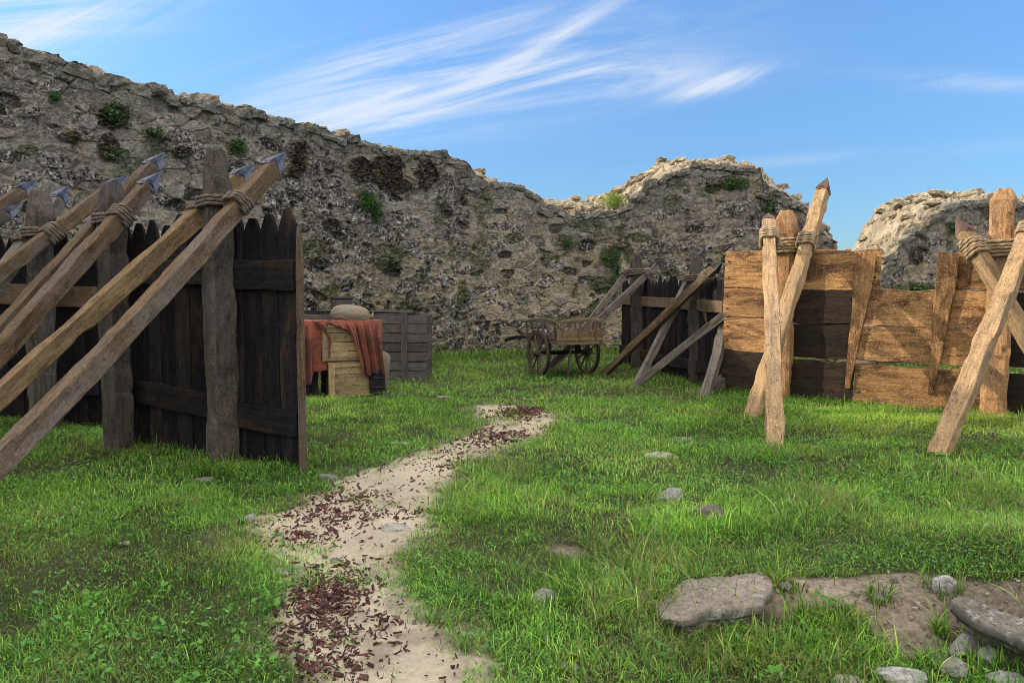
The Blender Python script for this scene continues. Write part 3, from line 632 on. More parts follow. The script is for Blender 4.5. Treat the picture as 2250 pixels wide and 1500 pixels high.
def rail(root, ln, ta, za, tb, zb, off, w, mat, th=.045, bend=(0, 0)):
    timber('rail', ln.at(ta, za, off), ln.at(tb, zb, off), w, th, mat, root, UP, wob=.008, cham=.14, bend=bend)
def post(root, base, top, w, d, mat, xref, tiplen=.3, seed=None, wob=.016):
    b = Vector(base); b.z = Gf(b.x, b.y) - .1
    k = dict(seed=seed) if seed else {}
    return timber('post', b, top, w, d, mat, root, xref, tip='blunt', tiplen=tiplen, wob=wob, cham=.26, chip=.05, step=.05, **k)

# --- left near palisade
LA = Line2((-1.90, 6.72), (-4.35, 8.05))
if LA.n.y > 0: LA.n = -LA.n
fa = thing('palisade_fence', 'dark pointed-picket palisade in the left foreground with two thick posts', 'fence', LA.at(0))
tE = LA.px(655); t0 = LA.px(645)
pickets(fa, LA, .03, 2.75, 2.36, .235, 0, M_DARK, var=.05, seed=5)
# the end picket is seen edge-on, its sawn edge still brown
timber('end_board', LA.at(-.01, Gf(-1.9, 6.7) - .04, .04), LA.at(-.01, 2.22, .04), .055, .05, M_STAKE_D, fa, LA.n, tip='picket', tiplen=.4, wob=.008, cham=.1)
rail(fa, LA, .04, 1.79, .80, 1.80, .055, .27, M_DARK2)
rail(fa, LA, .82, 1.83, 2.70, 1.86, .052, .25, M_DARK2)
rail(fa, LA, .04, .42, .86, .46, .055, .24, M_DARK2)
rail(fa, LA, .84, .50, 2.70, .62, .052, .24, M_DARK2)
p1b = at(491, 1000, 7.06); p1 = post(fa, (p1b.x, p1b.y, 0), at(474, 331, 7.08), .255, .25, M_POST, Vector((.70, -.71, 0)), .42, seed=11)
p2b = at(262, 990, 7.62); p2 = post(fa, (p2b.x, p2b.y, 0), at(243, 401, 7.60), .24, .24, M_POST, Vector((.80, -.6, 0)), .26, seed=12)
# --- left far palisade
LB = Line2((-5.05, 9.05), (-8.6, 10.4))
if LB.n.y > 0: LB.n = -LB.n
fb = thing('palisade_fence', 'second dark pointed-picket palisade at the left edge, behind the crossed stakes', 'fence', LB.at(0))
pickets(fb, LB, 0, 3.4, 2.42, .215, 0, M_DARK, var=.06, seed=9)
rail(fb, LB, -.02, 1.58, 3.3, 1.66, .055, .26, M_STAKE_D); rail(fb, LB, 0, .5, 3.3, .55, .055, .24, M_DARK2)
p3b = at(96, 960, 8.85); p3 = post(fb, (p3b.x, p3b.y, 0), at(85, 420, 8.85), .27, .25, M_POST, Vector((.8, -.6, 0)), .3, seed=13)
p4b = at(-130, 960, 9.5); p4 = post(fb, (p4b.x, p4b.y, 0), at(-140, 430, 9.5), .26, .25, M_POST, Vector((.8, -.6, 0)), .3, seed=14)
# --- middle palisade
LM = Line2((2.60, 17.4), (3.56, 12.3)); LM.n = Vector((-abs(LM.n.x), -abs(LM.n.y), 0))
fm = thing('palisade_fence', 'dark picket palisade between the cart and the brown board barricade', 'fence', LM.at(0))
pickets(fm, LM, 0, LM.L, 1.96, .19, 0, M_DARK, var=.07, seed=21)
rail(fm, LM, 0, 1.50, 2.9, 1.46, .05, .20, M_STAKE_D); rail(fm, LM, 2.92, 1.46, LM.L, 1.42, .05, .20, M_STAKE_D)
rail(fm, LM, 0, .35, LM.L, .33, .05, .20, M_DARK2)
m1b = at(1402, 800, 16.15); post(fm, (m1b.x, m1b.y, 0), at(1398, 560, 16.15), .27, .25, M_POST, Vector((1, -.1, 0)), .3, seed=15)
m2b = at(1530, 830, 13.38); post(fm, (m2b.x, m2b.y, 0), at(1528, 564, 13.38), .25, .24, M_POST, Vector((1, -.1, 0)), .3, seed=16)
# --- board barricade on the right
LR = Line2((3.52, 12.15), (7.3, 9.42)); LR.n = Vector((-abs(LR.n.x), -abs(LR.n.y), 0))
fr = thing('board_barricade', 'sunlit barricade of wide rough brown horizontal boards on two posts', 'barricade', LR.at(0))
def brd(p0, p1, zlo0, zhi0, zlo1, zhi1, mat=M_BOARD, off=0., seed=None):
    ta, tb = LR.px(p0), LR.px(p1); a = LR.at(ta, (zlo0 + zhi0) / 2, off); b = LR.at(tb, (zlo1 + zhi1) / 2, off)
    k = dict(seed=seed) if seed else {}
    timber('board', a, b, zhi0 - zlo0, .05, mat, fr, UP, wob=.016, cham=.05, step=.05, chip=.03, bend=(random.uniform(-.012, .012), 0), **k)
    for tt in (ta + .07, tb - .07):
        for zf in (.28, .72):
            u_ = (tt - ta) / (tb - ta); zz_ = (zlo0 + (zhi0 - zlo0) * zf) * (1 - u_) + (zlo1 + (zhi1 - zlo1) * zf) * u_; pn = LR.at(tt, zz_, off + .020)
            timber('nail', pn, pn + LR.n * .018, .026, .026, M_BLACK, fr, UP, wob=.0, cham=.3, step=.01)
brd(1591, 1931, 1.735, 2.325, 1.74, 2.21); brd(2054, 2500, 1.69, 2.19, 1.66, 2.17)
brd(1589, 1726, 1.275, 1.72, 1.24, 1.70); brd(1728, 1880, 1.19, 1.71, 1.19, 1.69, M_BOARD_SHADE, off=.012); brd(1882, 2190, 1.19, 1.69, 1.18, 1.655, off=.010); brd(2193, 2520, 1.18, 1.64, 1.16, 1.64, M_BOARD_SHADE)
brd(1590, 1724, .735, 1.26, .70, 1.225); brd(1727, 1872, .66, 1.17, .655, 1.165, M_BOARD_SHADE, off=.008); brd(1874, 2196, .65, 1.165, .655, 1.145, off=.008); brd(2199, 2520, .66, 1.15, .64, 1.14, M_BOARD_SHADE)
brd(1588, 1722, .14, .72, .12, .69, M_BOARD_SHADE); brd(1725, 1878, .05, .625, .0, .60, M_BOARD_SHADE, off=.010); brd(1880, 2194, .02, .59, -.02, .585, off=.012); brd(2197, 2520, -.02, .56, -.04, .56, M_BOARD_SHADE, off=.004)
def bat(x0, y0, x1, y1, Y0, Y1):
    timber('batten', at(x1, y1, Y1), at(x0, y0, Y0), .25, .05, M_STAKE_D if 0 else M_BOARD, fr, LR.d, base='point', wob=.008, cham=.1)
def onl(px, off): p = LR.at(LR.px(px), 0, off); return p.y
bat(1906, 556, 1862, 852, onl(1906, .07), onl(1862, .07)); bat(2086, 556, 2046, 866, onl(2086, .07), onl(2046, .07))
r1 = LR.at(LR.px(1722), 0, .19); r1t = at(1727, 463, r1.y); post(fr, (r1.x, r1.y, 0), r1t, .30, .22, M_POST_L, LR.d, .22, seed=17)
r2 = LR.at(LR.px(2190), 0, .19); r2t = at(2205, 416, r2.y); post(fr, (r2.x, r2.y, 0), r2t, .29, .22, M_POST_L, LR.d, .16, seed=18)

# --- leaning sharpened stakes.  (foot px, foot depth) from the ground; tip px with depth
def foot(px, Y):
    X = (px - 1125) / F * Y
    return Vector((X, Y, Gf(X, Y)))
def gfoot(px, py): return GP(px, py)
ST = {}
def mk(key, f, tip, w, mat, im, label, group, **k):
    ST[key] = stake(label, f, tip, w, mat, im, group, **k) + (w,)
gL, gM, gR = 'sharpened stakes lashed to the left palisades', 'sharpened stakes lashed to the middle palisade', 'sharpened stakes crossed against the board barricade'
mk('S1', foot(-200, 4.7), at(627, 335, 7.25), .162, M_STAKE_D, M_IRON, 'nearest brown stake at the left, its iron point just right of the tall thick post', gL, bend=(0, .05))
mk('S2', foot(-320, 5.25), at(560, 360, 7.62), .165, M_STAKE_M, M_IRON, 'light brown stake just above the nearest one, passing behind the tall left post', gL, bend=(.02, 0))
mk('S4', foot(-335, 5.45), at(352, 378, 7.75), .155, M_STAKE_D, M_IRON, 'stake lashed in front of the second left post, the lower of two blue iron points', gL)
mk('S3', foot(-350, 5.9), at(362, 335, 8.35), .16, M_STAKE_D, M_IRON, 'stake passing behind the second left post, the upper of two blue iron points', gL)
mk('S5', foot(-600, 6.6), at(283, 385, 9.35), .16, M_STAKE_D, M_IRON, 'stake lashed across the third left post, its point hidden behind the second', gL)
mk('S6', foot(-330, 7.15), at(150, 408, 9.5), .17, M_STAKE_G, M_IRON, 'grey stake leaning behind the third left post with a small pale blue point', gL, bend=(0, .03))
mk('S7', foot(-760, 7.2), at(84, 394, 9.9), .18, M_STAKE_D, M_IRON, 'light stake end at the left edge of the photo, blue iron point', gL)
mk('S8', foot(-800, 7.5), at(52, 446, 9.7), .16, M_POST, M_IRON, 'darker stake at the left edge just below the light one', gL)
r1y, r2y = r1.y - .28, r2.y - .27
mk('T1', gfoot(1704, 978), at(1688, 468, r1y + .15), .185, M_STAKE, M_RUST, 'upright-looking sunlit stake left of the first barricade post, foot nearest the grass', gR)
mk('T2', gfoot(1650, 915), at(1818, 391, r1y + .62), .185, M_STAKE, M_RUST, 'stake leaning right across the first barricade post, rusty point against the sky', gR, bend=(.02, 0))
mk('T3', gfoot(2066, 996), at(2290, 440, r2y + .30), .185, M_STAKE, M_RUST, 'stake leaning right at the right edge of the photo in front of its partner', gR)
mk('T4', foot(2400, 8.3), at(2101, 478, r2y + .45), .175, M_STAKE, M_RUST, 'stake leaning left behind the other at the right edge, small point at upper left', gR)
mk('M1', gfoot(1322, 826), at(1588, 574, 12.45), .14, M_STAKE_D, M_BLACK, 'long stake right of the cart leaning up across the second middle post', gM)
mk('M2', foot(1215, 16.2), at(1418, 548, 16.4), .13, M_STAKE_G, M_BLACK, 'grey stake rising from behind the cart and past the first middle post', gM)
mk('M3', foot(1196, 15.6), at(1462, 566, 15.9), .14, M_STAKE_G, M_BLACK, 'stake behind the cart lashed to the right of the first middle post, black point', gM)
mk('M4', gfoot(1394, 848), at(1642, 650, 12.15), .14, M_STAKE_G, M_BLACK, 'lower stake running up behind the left edge of the board barricade', gM, head=False)
mk('M5', gfoot(1400, 842), at(1549, 545, 13.8), .13, M_STAKE_G, M_BLACK, 'steep stake from the same foot as the lower one to the second middle post', gM)
mk('M7', gfoot(1550, 871), at(1612, 640, 12.75), .15, M_STAKE_G, M_BLACK, 'steep stake whose foot stands in the grass beside the board barricade', gM, head=False)
mk('M8', gfoot(1546, 866), at(1690, 765, 12.7), .17, M_STAKE_G, M_BLACK, 'short low stake from the same foot, going behind the board barricade', gM, head=False)
mk('M6', foot(1614, 12.75), at(1546, 656, 13.1), .17, M_STAKE_G, M_BLACK, 'blue-grey timber leaning left against the middle palisade by its end', gM, head=False)

# --- rope lashings: one tie per post, coils round the post and round each stake
def on_stake(key, z):
    _, f, e, d, side, w = ST[key]; t = (z - f.z) / d.z; return f + d * t, d, side, w
def lashing(label, pb, pt, pw, pd, pxr, zpost, ties, mat, rr=.019, turns=4):
    pb, pt = Vector(pb), Vector(pt); ax = (pt - pb).normalized(); c = pb + ax * ((zpost - pb.z) / ax.z)
    t = thing('rope_lashing', label, 'rope', c, 'hemp rope lashings on the posts')
    coil(t, 'post_coil', c, ax, pxr, pw / 2 + .004, pd / 2 + .004, turns, rr, mat, 3)
    for key, z in ties:
        p, d, side, w = on_stake(key, z); coil(t, 'stake_coil', p, d, side, w / 2 + .006, w * .46 + .006, turns + .5, rr, mat, 5)
        # the tie between post and stake, hidden in the crook
        v = (p - c); n = v.length; xr = ax
        V, Fs = timber_mesh(n, rr * 2.6 * 1.3, rr * 2.6, 3, wob=.004, cham=.3); mesh_np('tie_strand', V, Fs, mat, parent=t, world=frame(c, v, xr))
def zat(py, Y): return at(0, py, Y).z
lashing('rope on the tall left foreground post and the nearest stake', (p1b.x, p1b.y, 0), at(474, 331, 7.08), .27, .27, Vector((.70, -.71, 0)), zat(447, 7.08), [('S1', zat(452, 7.0)), ('S2', zat(470, 7.3))], M_ROPE_D, .016, 3)
lashing('rope on the second left post and the two blue-tipped stakes', (p2b.x, p2b.y, 0), at(243, 401, 7.6), .26, .26, Vector((.8, -.6, 0)), zat(482, 7.6), [('S4', zat(478, 7.45)), ('S3', zat(470, 7.9))], M_ROPE_D, .016, 3.5)
lashing('rope on the third left post near the left edge of the photo', (p3b.x, p3b.y, 0), at(85, 420, 8.85), .28, .26, Vector((.8, -.6, 0)), zat(512, 8.85), [('S5', zat(514, 8.7)), ('S6', zat(530, 9.0))], M_ROPE_D, .018, 3.5)
lashing('rope on the first barricade post, sunlit coils hanging between two stakes', r1, r1t, .32, .26, LR.d, zat(542, r1.y), [('T1', zat(527, r1y)), ('T2', zat(532, r1y + .1))], M_ROPE, .021, 5)
lashing('rope on the second barricade post at the right edge of the photo', r2, r2t, .31, .26, LR.d, zat(548, r2.y), [('T3', zat(512, r2y)), ('T4', zat(545, r2y + .2))], M_ROPE, .021, 5)
lashing('thin dark rope on the first middle post behind the cart', (m1b.x, m1b.y, 0), at(1398, 560, 16.15), .29, .27, Vector((1, -.1, 0)), zat(598, 16.15), [('M2', zat(600, 16.15)), ('M3', zat(602, 16.0))], M_ROPE_D, .02, 3)
lashing('thin dark rope on the second middle post', (m2b.x, m2b.y, 0), at(1528, 564, 13.38), .27, .26, Vector((1, -.1, 0)), zat(611, 13.38), [('M1', zat(609, 13.0)), ('M5', zat(612, 13.2))], M_ROPE_D, .018, 3)
# ------------------------------------------------------------------ small helpers for goods
def box_t(name, a, b, w, d, mat, parent, xref, **k):
    k.setdefault('wob', .004); k.setdefault('cham', .12); k.setdefault('chip', .008); k.setdefault('step', .1)
    return timber(name, a, b, w, d, mat, parent, xref, **k)
def grid_mesh(name, P, mat, parent=None, smooth=True, thick=.006, closed_u=False, world=None):
    """P (m,n,3) surface as a thin solid"""
    m, n = P.shape[:2]; dU = np.gradient(P, axis=0); dV = np.gradient(P, axis=1); Nn = np.cross(dU, dV); Nn /= (np.linalg.norm(Nn, axis=2)[..., None] + 1e-9)
    V = np.concatenate([P.reshape(-1, 3), (P - Nn * thick).reshape(-1, 3)]); i = (np.arange(m - 1)[:, None] * n + np.arange(n - 1)[None, :]).ravel(); o = m * n
    Fs = [np.stack([i, i + 1, i + n + 1, i + n], 1), np.stack([i + n, i + n + 1, i + 1, i], 1) + o]
    e = np.r_[np.arange(n), np.arange(1, m) * n + n - 1, (m - 1) * n + np.arange(n - 2, -1, -1), np.arange(m - 2, 0, -1) * n]; e2 = np.roll(e, -1)
    Fs.append(np.stack([e, e + o, e2 + o, e2], 1))
    return mesh_np(name, V, Fs, mat, smooth=smooth, parent=parent, world=world)
def ico(sub):
    import bmesh
    bm = bmesh.new(); bmesh.ops.create_icosphere(bm, subdivisions=sub, radius=1); V = np.array([v.co[:] for v in bm.verts]); Fc = np.array([[v.index for v in f.verts] for f in bm.faces]); bm.free(); return V, Fc
ICO5, ICO4, ICO3 = ico(5), ico(4), ico(3)

# ------------------------------------------------------------------ crates, bin, sacks, cloth
TH = math.radians(24); CX = Vector((math.cos(TH), math.sin(TH), 0)); CY = Vector((-math.sin(TH), math.cos(TH), 0))    # crate frame: CX right, CY away
def crate(label, o, w, dep, z0, z1, mat, smat, rows, group='wooden crates under the red cloth'):
    """o = front-left corner on plan"""
    t = thing('wooden_crate', label, 'crate', (o.x, o.y, z0), group); H = z1 - z0
    def pt(a, b, z): p = o + CX * a + CY * b; return Vector((p.x, p.y, z))
    h = H / rows
    for r in range(rows):
        zc = z0 + h * (r + .5)
        box_t('front_board', pt(.0, .012, zc), pt(w, .012, zc), h - .012, .022, mat, t, UP)
        box_t('side_board', pt(.0, .02, zc), pt(.0, dep, zc), h - .012, .022, smat, t, UP)
        box_t('side_board', pt(w, .02, zc), pt(w, dep, zc), h - .012, .022, smat, t, UP)
    for a in (.055, w - .055): box_t('corner_batten', pt(a, -.012, z0 + .005), pt(a, -.012, z1 - .005), .09, .024, mat, t, CX)
    for z in (z0 + .03, z1 - .035): box_t('edge_batten', pt(.10, -.010, z), pt(w - .10, -.010, z), .055, .02, mat, t, UP)
    for q in range(5): box_t('lid_board', pt(0, dep * (q + .5) / 5, z1 + .008), pt(w, dep * (q + .5) / 5, z1 + .008), .02, dep / 5 - .01, mat, t, UP)
    return t
cr0 = at(722, 865, 11.65); O1 = Vector((cr0.x, cr0.y, 0)); g0 = Gf(O1.x, O1.y)
crate('pale wooden crate standing in the grass under another crate', O1, .82, .62, g0, .53, M_CRATE, M_DARK2, 3)
O2 = O1 - CX * .09 + CY * .02
crate('pale wooden crate on top of another, hung with red cloth and carrying a sack', O2, .88, .62, .57, 1.16, M_CRATE, M_DARK2, 4)
O3 = O1 - CX * .66 + CY * .18
crate('dark crate at the left, almost hidden under the hanging red cloth', O3, .52, .55, g0, 1.13, M_DARK2, M_DARK2, 6)
# grey slatted bin
BL = Line2((-4.35, 14.5), (-1.62, 14.0)); BL.n = Vector((0, -1, 0))
bn = thing('slatted_bin', 'long low bin of weathered grey boards against the wall foot', 'bin', BL.at(BL.L / 2))
gb = Gf(-2, 14) - .02; zt = 1.24; h = (zt - gb) / 7
for r in range(7):
    zc = gb + h * (r + .5)
    box_t('front_board', BL.at(0, zc), BL.at(BL.L, zc), h - .018, .03, M_GREYW, bn, UP, wob=.007); box_t('back_board', BL.at(0, zc, -.9), BL.at(BL.L, zc, -.9), h - .018, .03, M_GREYW, bn, UP)
    for tt in (.02, BL.L - .02): box_t('end_board', BL.at(tt, zc, -.02), BL.at(tt, zc, -.88), h - .018, .03, M_GREYW, bn, UP)
for tt in (.9, BL.L - .44): box_t('batten', BL.at(tt, gb, .03), BL.at(tt, zt + .03, .03), .12, .035, M_GREYW, bn, BL.d)
for q in range(3): box_t('lid_board', BL.at(0, zt + .03, -.45 - q * .17), BL.at(BL.L - .35, zt + .03 + .01 * q, -.45 - q * .17), .03, .16, M_GREYW, bn, UP)
box_t('lid_board', BL.at(.1, zt + .055, -.12), BL.at(BL.L - .6, zt + .03, -.2), .03, .18, M_DARK2, bn, UP)
def lathe(name, prof, mat, parent, loc, n=40, smooth=True, wob=.0, rot=None):
    a = np.arange(n) / n * 2 * math.pi; V = np.array([[r * math.cos(q), r * math.sin(q), z] for r, z in prof for q in a]); V[:, :2] *= 1 + wob * vnoise(V[:, 0] * 9, V[:, 1] * 9, V[:, 2] * 9)[:, None]
    m = len(prof); i = np.arange(m - 1)[:, None] * n; j = np.arange(n)[None, :]; j2 = (j + 1) % n; Q = np.stack([i + j, i + j2, i + n + j2, i + n + j], -1).reshape(-1, 4)
    M = Matrix.Translation(loc) @ (rot.to_4x4() if rot is not None else Matrix.Identity(4)); return mesh_np(name, V, [Q], mat, parent=parent, world=M, smooth=smooth)
# wooden bucket standing on the bin
bk = at(751, 690, 14.45); bu = thing('wooden_bucket', 'small dark wooden tub standing on the bin behind the sack', 'bucket', (bk.x, bk.y, zt + .055))
L0 = Vector((bk.x, bk.y, zt + .06)); lathe('staves', [(.0, .0), (.19, .0), (.215, .30), (.195, .30), (.175, .03), (0, .03)], M_GREYW, bu, L0, 26, False)
for z in (.06, .25): lathe('hoop', [(.196 + z * .08, z - .014), (.203 + z * .08, z - .014), (.204 + z * .08, z + .014), (.196 + z * .08, z + .014), (.196 + z * .08, z - .014)], M_BLACK, bu, L0, 40)
# small dark keg in front
kg = at(829, 860, 11.95); kx_, ky_ = kg.x, kg.y; gk = Gf(kx_, ky_); ke = thing('small_keg', 'little dark keg on the grass at the right foot of the crates', 'keg', (kx_, ky_, gk))
lathe('staves', [(0, .0), (.105, .0), (.125, .1), (.132, .21), (.125, .33), (.105, .42), (.09, .42), (.088, .40), (0, .40)], M_DARK2, ke, Vector((kx_, ky_, gk - .02)), 22, False)
for z in (.05, .14, .29, .37): lathe('hoop', [(.118 + .016 * (1 - abs(z - .21) / .21), z - .012), (.126 + .016 * (1 - abs(z - .21) / .21), z - .012), (.126 + .016 * (1 - abs(z - .21) / .21), z + .012), (.118 + .016 * (1 - abs(z - .21) / .21), z + .012)], M_BLACK, ke, Vector((kx_, ky_, gk - .02)), 36)
def sack(name, label, c, s, rot, mat, seed, tie=True, group=None):
    V, Fc = ICO5; V = V.copy(); th = np.arctan2(V[:, 2], V[:, 1]); x = V[:, 0]
    prof = (1 - np.abs(x) ** 3.2) ** .5; rr = np.hypot(V[:, 1], V[:, 2]) + 1e-9
    nn = fbm(V[:, 0] * 2 + seed, V[:, 1] * 2, V[:, 2] * 2, o=4, s=seed); fold = .05 * np.abs(x) ** 2 * np.sin(th * 9 + nn * 4)
    P = np.c_[x * s[0], V[:, 1] / rr * (prof + .06 * nn + fold) * s[1], V[:, 2] / rr * (prof + .06 * nn + fold) * s[2]]
    P[:, 2] = np.where(P[:, 2] < -s[2] * .72, -s[2] * .72 + (P[:, 2] + s[2] * .72) * .15, P[:, 2]); P[:, 2] += -.02 * s[2] * np.abs(x) * 2
    t = thing(name, label, 'sack', c, group); M = Matrix.Translation(c) @ Matrix.Rotation(rot[2], 4, 'Z') @ Matrix.Rotation(rot[1], 4, 'Y')
    mesh_np('body', P, [Fc], mat, smooth=True, parent=t, world=M)
    if tie:
        k = 14; a = np.arange(k) / k * 6.283; R_ = [(.9, .10), (.97, .045), (1.02, .030), (1.08, .05), (1.16, .085), (1.13, .05)]
        P2 = np.array([[xx * s[0], math.cos(q) * r * 1.0 * (1 + .25 * math.sin(q * 5)), math.sin(q) * r * (1 + .25 * math.sin(q * 5)) - .02] for xx, r in R_ for q in a]); i = np.arange(len(R_) - 1)[:, None] * k; j = np.arange(k)[None, :]; j2 = (j + 1) % k
        mesh_np('neck', P2, [np.stack([i + j, i + j2, i + k + j2, i + k + j], -1).reshape(-1, 4)], mat, smooth=True, parent=t, world=M)
    return t
sc0 = O2 + CX * .50 + CY * .22
sack('grain_sack', 'plump grey-tan sack lying on top of the crates and red cloth', Vector((sc0.x, sc0.y, 1.30)), (.315, .20, .155), (0, math.radians(5), TH - .12), M_SACK, 3)
s2 = at(836, 850, 12.55)
sack('grain_sack', 'brown burlap sack slumped upright on the grass before the grey bin', Vector((s2.x - .03, s2.y, .31)), (.36, .20, .22), (0, math.radians(-84), .3), M_SACK2, 8, tie=False)
# the red cloth: one sheet over the crates, hanging long at the left and right
nu, nv_ = 190, 130; u = np.linspace(-.76, .96, nu); P = np.zeros((nv_, nu, 3))
L_h = np.interp(u, [-.76, -.58, -.35, -.22, -.12, -.06, .02, .22, .34, .44, .52, .60, .96], [1.02, 1.08, 1.04, 1.00, .75, .16, .04, .05, .16, .42, .90, .84, .88]) + .025 * vnoise(u * 9, u * 0, s=2)
for i, uu in enumerate(u):
    topd = .50; tot = topd + L_h[i]; sarr = np.linspace(0, tot, nv_); over_mid = sstep(-.18, -.06, np.array(uu)); frontb = .0 + (1 - over_mid) * .16 - over_mid * .05
    zt_ = 1.185 + .006; n_f = fbm(np.full(nv_, uu * 2.0), sarr * 1.3, o=3, s=31)
    for_top = sarr < topd
    dn = np.clip(sarr - topd, 0, None); y = np.where(for_top, frontb + topd - sarr, frontb - .02 * np.minimum(1, dn / .05)); z = np.where(for_top, zt_ + .016 * np.abs(vnoise(sarr * 11, sarr * 0 + uu * 9, s=4)) + .012, zt_ - dn)
    am = np.clip(dn / .25, 0, 1) ; ph = uu * 46 + 3.0 * vnoise(np.array([uu * 3.0]), np.array([0.]), s=6)[0] + 1.8 * dn * (1.2 if uu < 0 else -1.8)
    fold = (.07 if uu < -.14 else .055) * np.sin(ph) + .030 * np.sin(ph * 2.3 + 1) + .05 * n_f + .014 * fbm(np.full(nv_, uu * 16), sarr * 12, o=3, s=33)
    y = y - am * (.055 + fold)
    gather = am * ( -.22 * (uu - (-.42)) * .35 if uu < -.14 else -(uu - .70) * .28)
    P[:, i, 0] = uu + gather + .02 * n_f * am + dn * (.05 if uu < -.14 else .07 if uu > .3 else 0); P[:, i, 1] = y; P[:, i, 2] = z
wld = np.zeros_like(P); bx0 = O2 + CX * .0
for k_ in range(3): wld[..., k_] = np.array([bx0.x, bx0.y, 0])[k_] + CX[k_] * P[..., 0] + CY[k_] * P[..., 1]
wld[..., 2] = P[..., 2]
tag(grid_mesh('draped_cloth', wld, M_CLOTH, thick=.008), 'rust-red canvas draped over the stacked crates, hanging in folds on both sides', 'cloth')

# ------------------------------------------------------------------ two-wheeled cart
CL = Vector((-.43, .90, 0)).normalized(); CW = Vector((.90, .43, 0)).normalized(); T0 = at(1226, 750, 14.15); T0 = Vector((T0.x, T0.y, 0))
cart = thing('wooden_cart', 'old two-wheeled wooden handcart with spoked wheels before the stone wall', 'cart', T0 + CW * .47 + CL * .6)
def cp(l, w, z): p = T0 + CL * l + CW * w; return Vector((p.x, p.y, z))
gw = Gf(1.0, 14.9); R_W = .455; CWD = .93
for w in (.0, CWD): box_t('side_beam', cp(-.06, w, .70), cp(1.31, w, .70), .075, .06, M_CARTW, cart, UP)
box_t('tail_beam', cp(-.03, -.03, .70), cp(-.03, CWD + .05, .70), .085, .06, M_CARTL, cart, UP); box_t('front_beam', cp(1.29, 0, .70), cp(1.29, CWD, .70), .08, .06, M_CARTW, cart, UP)
for q in range(6): box_t('floor_board', cp(0, .08 + q * .155, .745), cp(1.28, .08 + q * .155, .745), .02, .145, M_CARTW, cart, UP)
box_t('tailboard', cp(-.035, -.04, .86), cp(-.035, CWD + .06, .855), .15, .025, M_CARTL, cart, UP); box_t('tail_sill', cp(-.05, -.05, .765), cp(-.05, CWD + .07, .76), .045, .05, M_CARTL, cart, UP)
for w, sg in ((0, -1), (CWD, 1)):
    box_t('side_board', cp(0, w, .80), cp(1.31, w, .80), .10, .022, M_CARTW, cart, UP)
    for q in range(6):
        l = .05 + q * .24; box_t('side_stake', cp(l, w + sg * .02, .72), cp(l, w + sg * .05, 1.10 - .05 * abs(q - 2.5) / 5), .028, .025, M_CARTW, cart, CL)
    timber('top_rail', cp(-.04, w + sg * .06, 1.11), cp(1.37, w + sg * .05, 1.07), .045, .035, M_CARTL, cart, UP, bend=(.05, 0), wob=.004, chip=.004)
for w in (.10, .44, .80): box_t('tail_stake', cp(-.06, w, .74), cp(-.10, w + (w - .45) * .06, 1.12), .05, .03, M_CARTL, cart, CW)
timber('tail_rail', cp(-.11, -.05, 1.10), cp(-.11, CWD + .05, 1.10), .045, .035, M_CARTL, cart, UP, bend=(.035, 0), wob=.004, chip=.004)
timber('front_rail', cp(1.37, -.1, 1.06), cp(1.37, CWD + .1, 1.06), .04, .035, M_CARTW, cart, UP, bend=(.03, 0), wob=.004)
AXL = .62; box_t('axle', cp(AXL, -.12, gw + R_W), cp(AXL, CWD + .12, gw + R_W), .07, .07, M_DARK2, cart, UP)
for w in (.12, CWD - .12): box_t('axle_block', cp(AXL, w, gw + R_W), cp(AXL, w, .68), .09, .08, M_DARK2, cart, CL)
box_t('tail_leg', cp(.15, .30, gw - .02), cp(.02, .30, .70), .035, .035, M_CARTW, cart, CL)
for w in (.14, CWD - .14): timber('shaft', cp(1.3, w, .70), cp(2.75, w * .9 + .05, .60), .06, .05, M_DARK2, cart, UP, bend=(.06, 0), wob=.004)
def wheel(w, sg):
    c = cp(AXL, w, gw + R_W); rot = Matrix((CL, UP, CW)).transposed(); hub = lathe('hub', [(0, -.11), (.045, -.11), (.055, -.07), (.085, -.03), (.088, .03), (.055, .07), (.045, .11), (0, .11)], M_BLACK, cart, c, 28, True, 0, rot); hub.name = 'wheel'
    R0, R1 = R_W - .055, R_W - .006; lathe('felloe', [(R0, -.026), (R1, -.028), (R1, .028), (R0, .026), (R0, -.026)], M_CARTW, hub, c, 72, False, .01, rot); lathe('tyre', [(R1, -.029), (R_W, -.029), (R_W, .029), (R1, .029), (R1, -.029)], M_BLACK, hub, c, 90, True, 0, rot)
    for q in range(12):
        a = q / 12 * 6.2832 + .1; dv = CL * math.cos(a) + UP * math.sin(a); box_t('spoke', c + dv * .06, c + dv * (R0 + .01), .034, .026, M_CARTW, hub, CW, wob=.002, taper=.2)
wheel(-.10, -1); wheel(CWD + .10, 1)
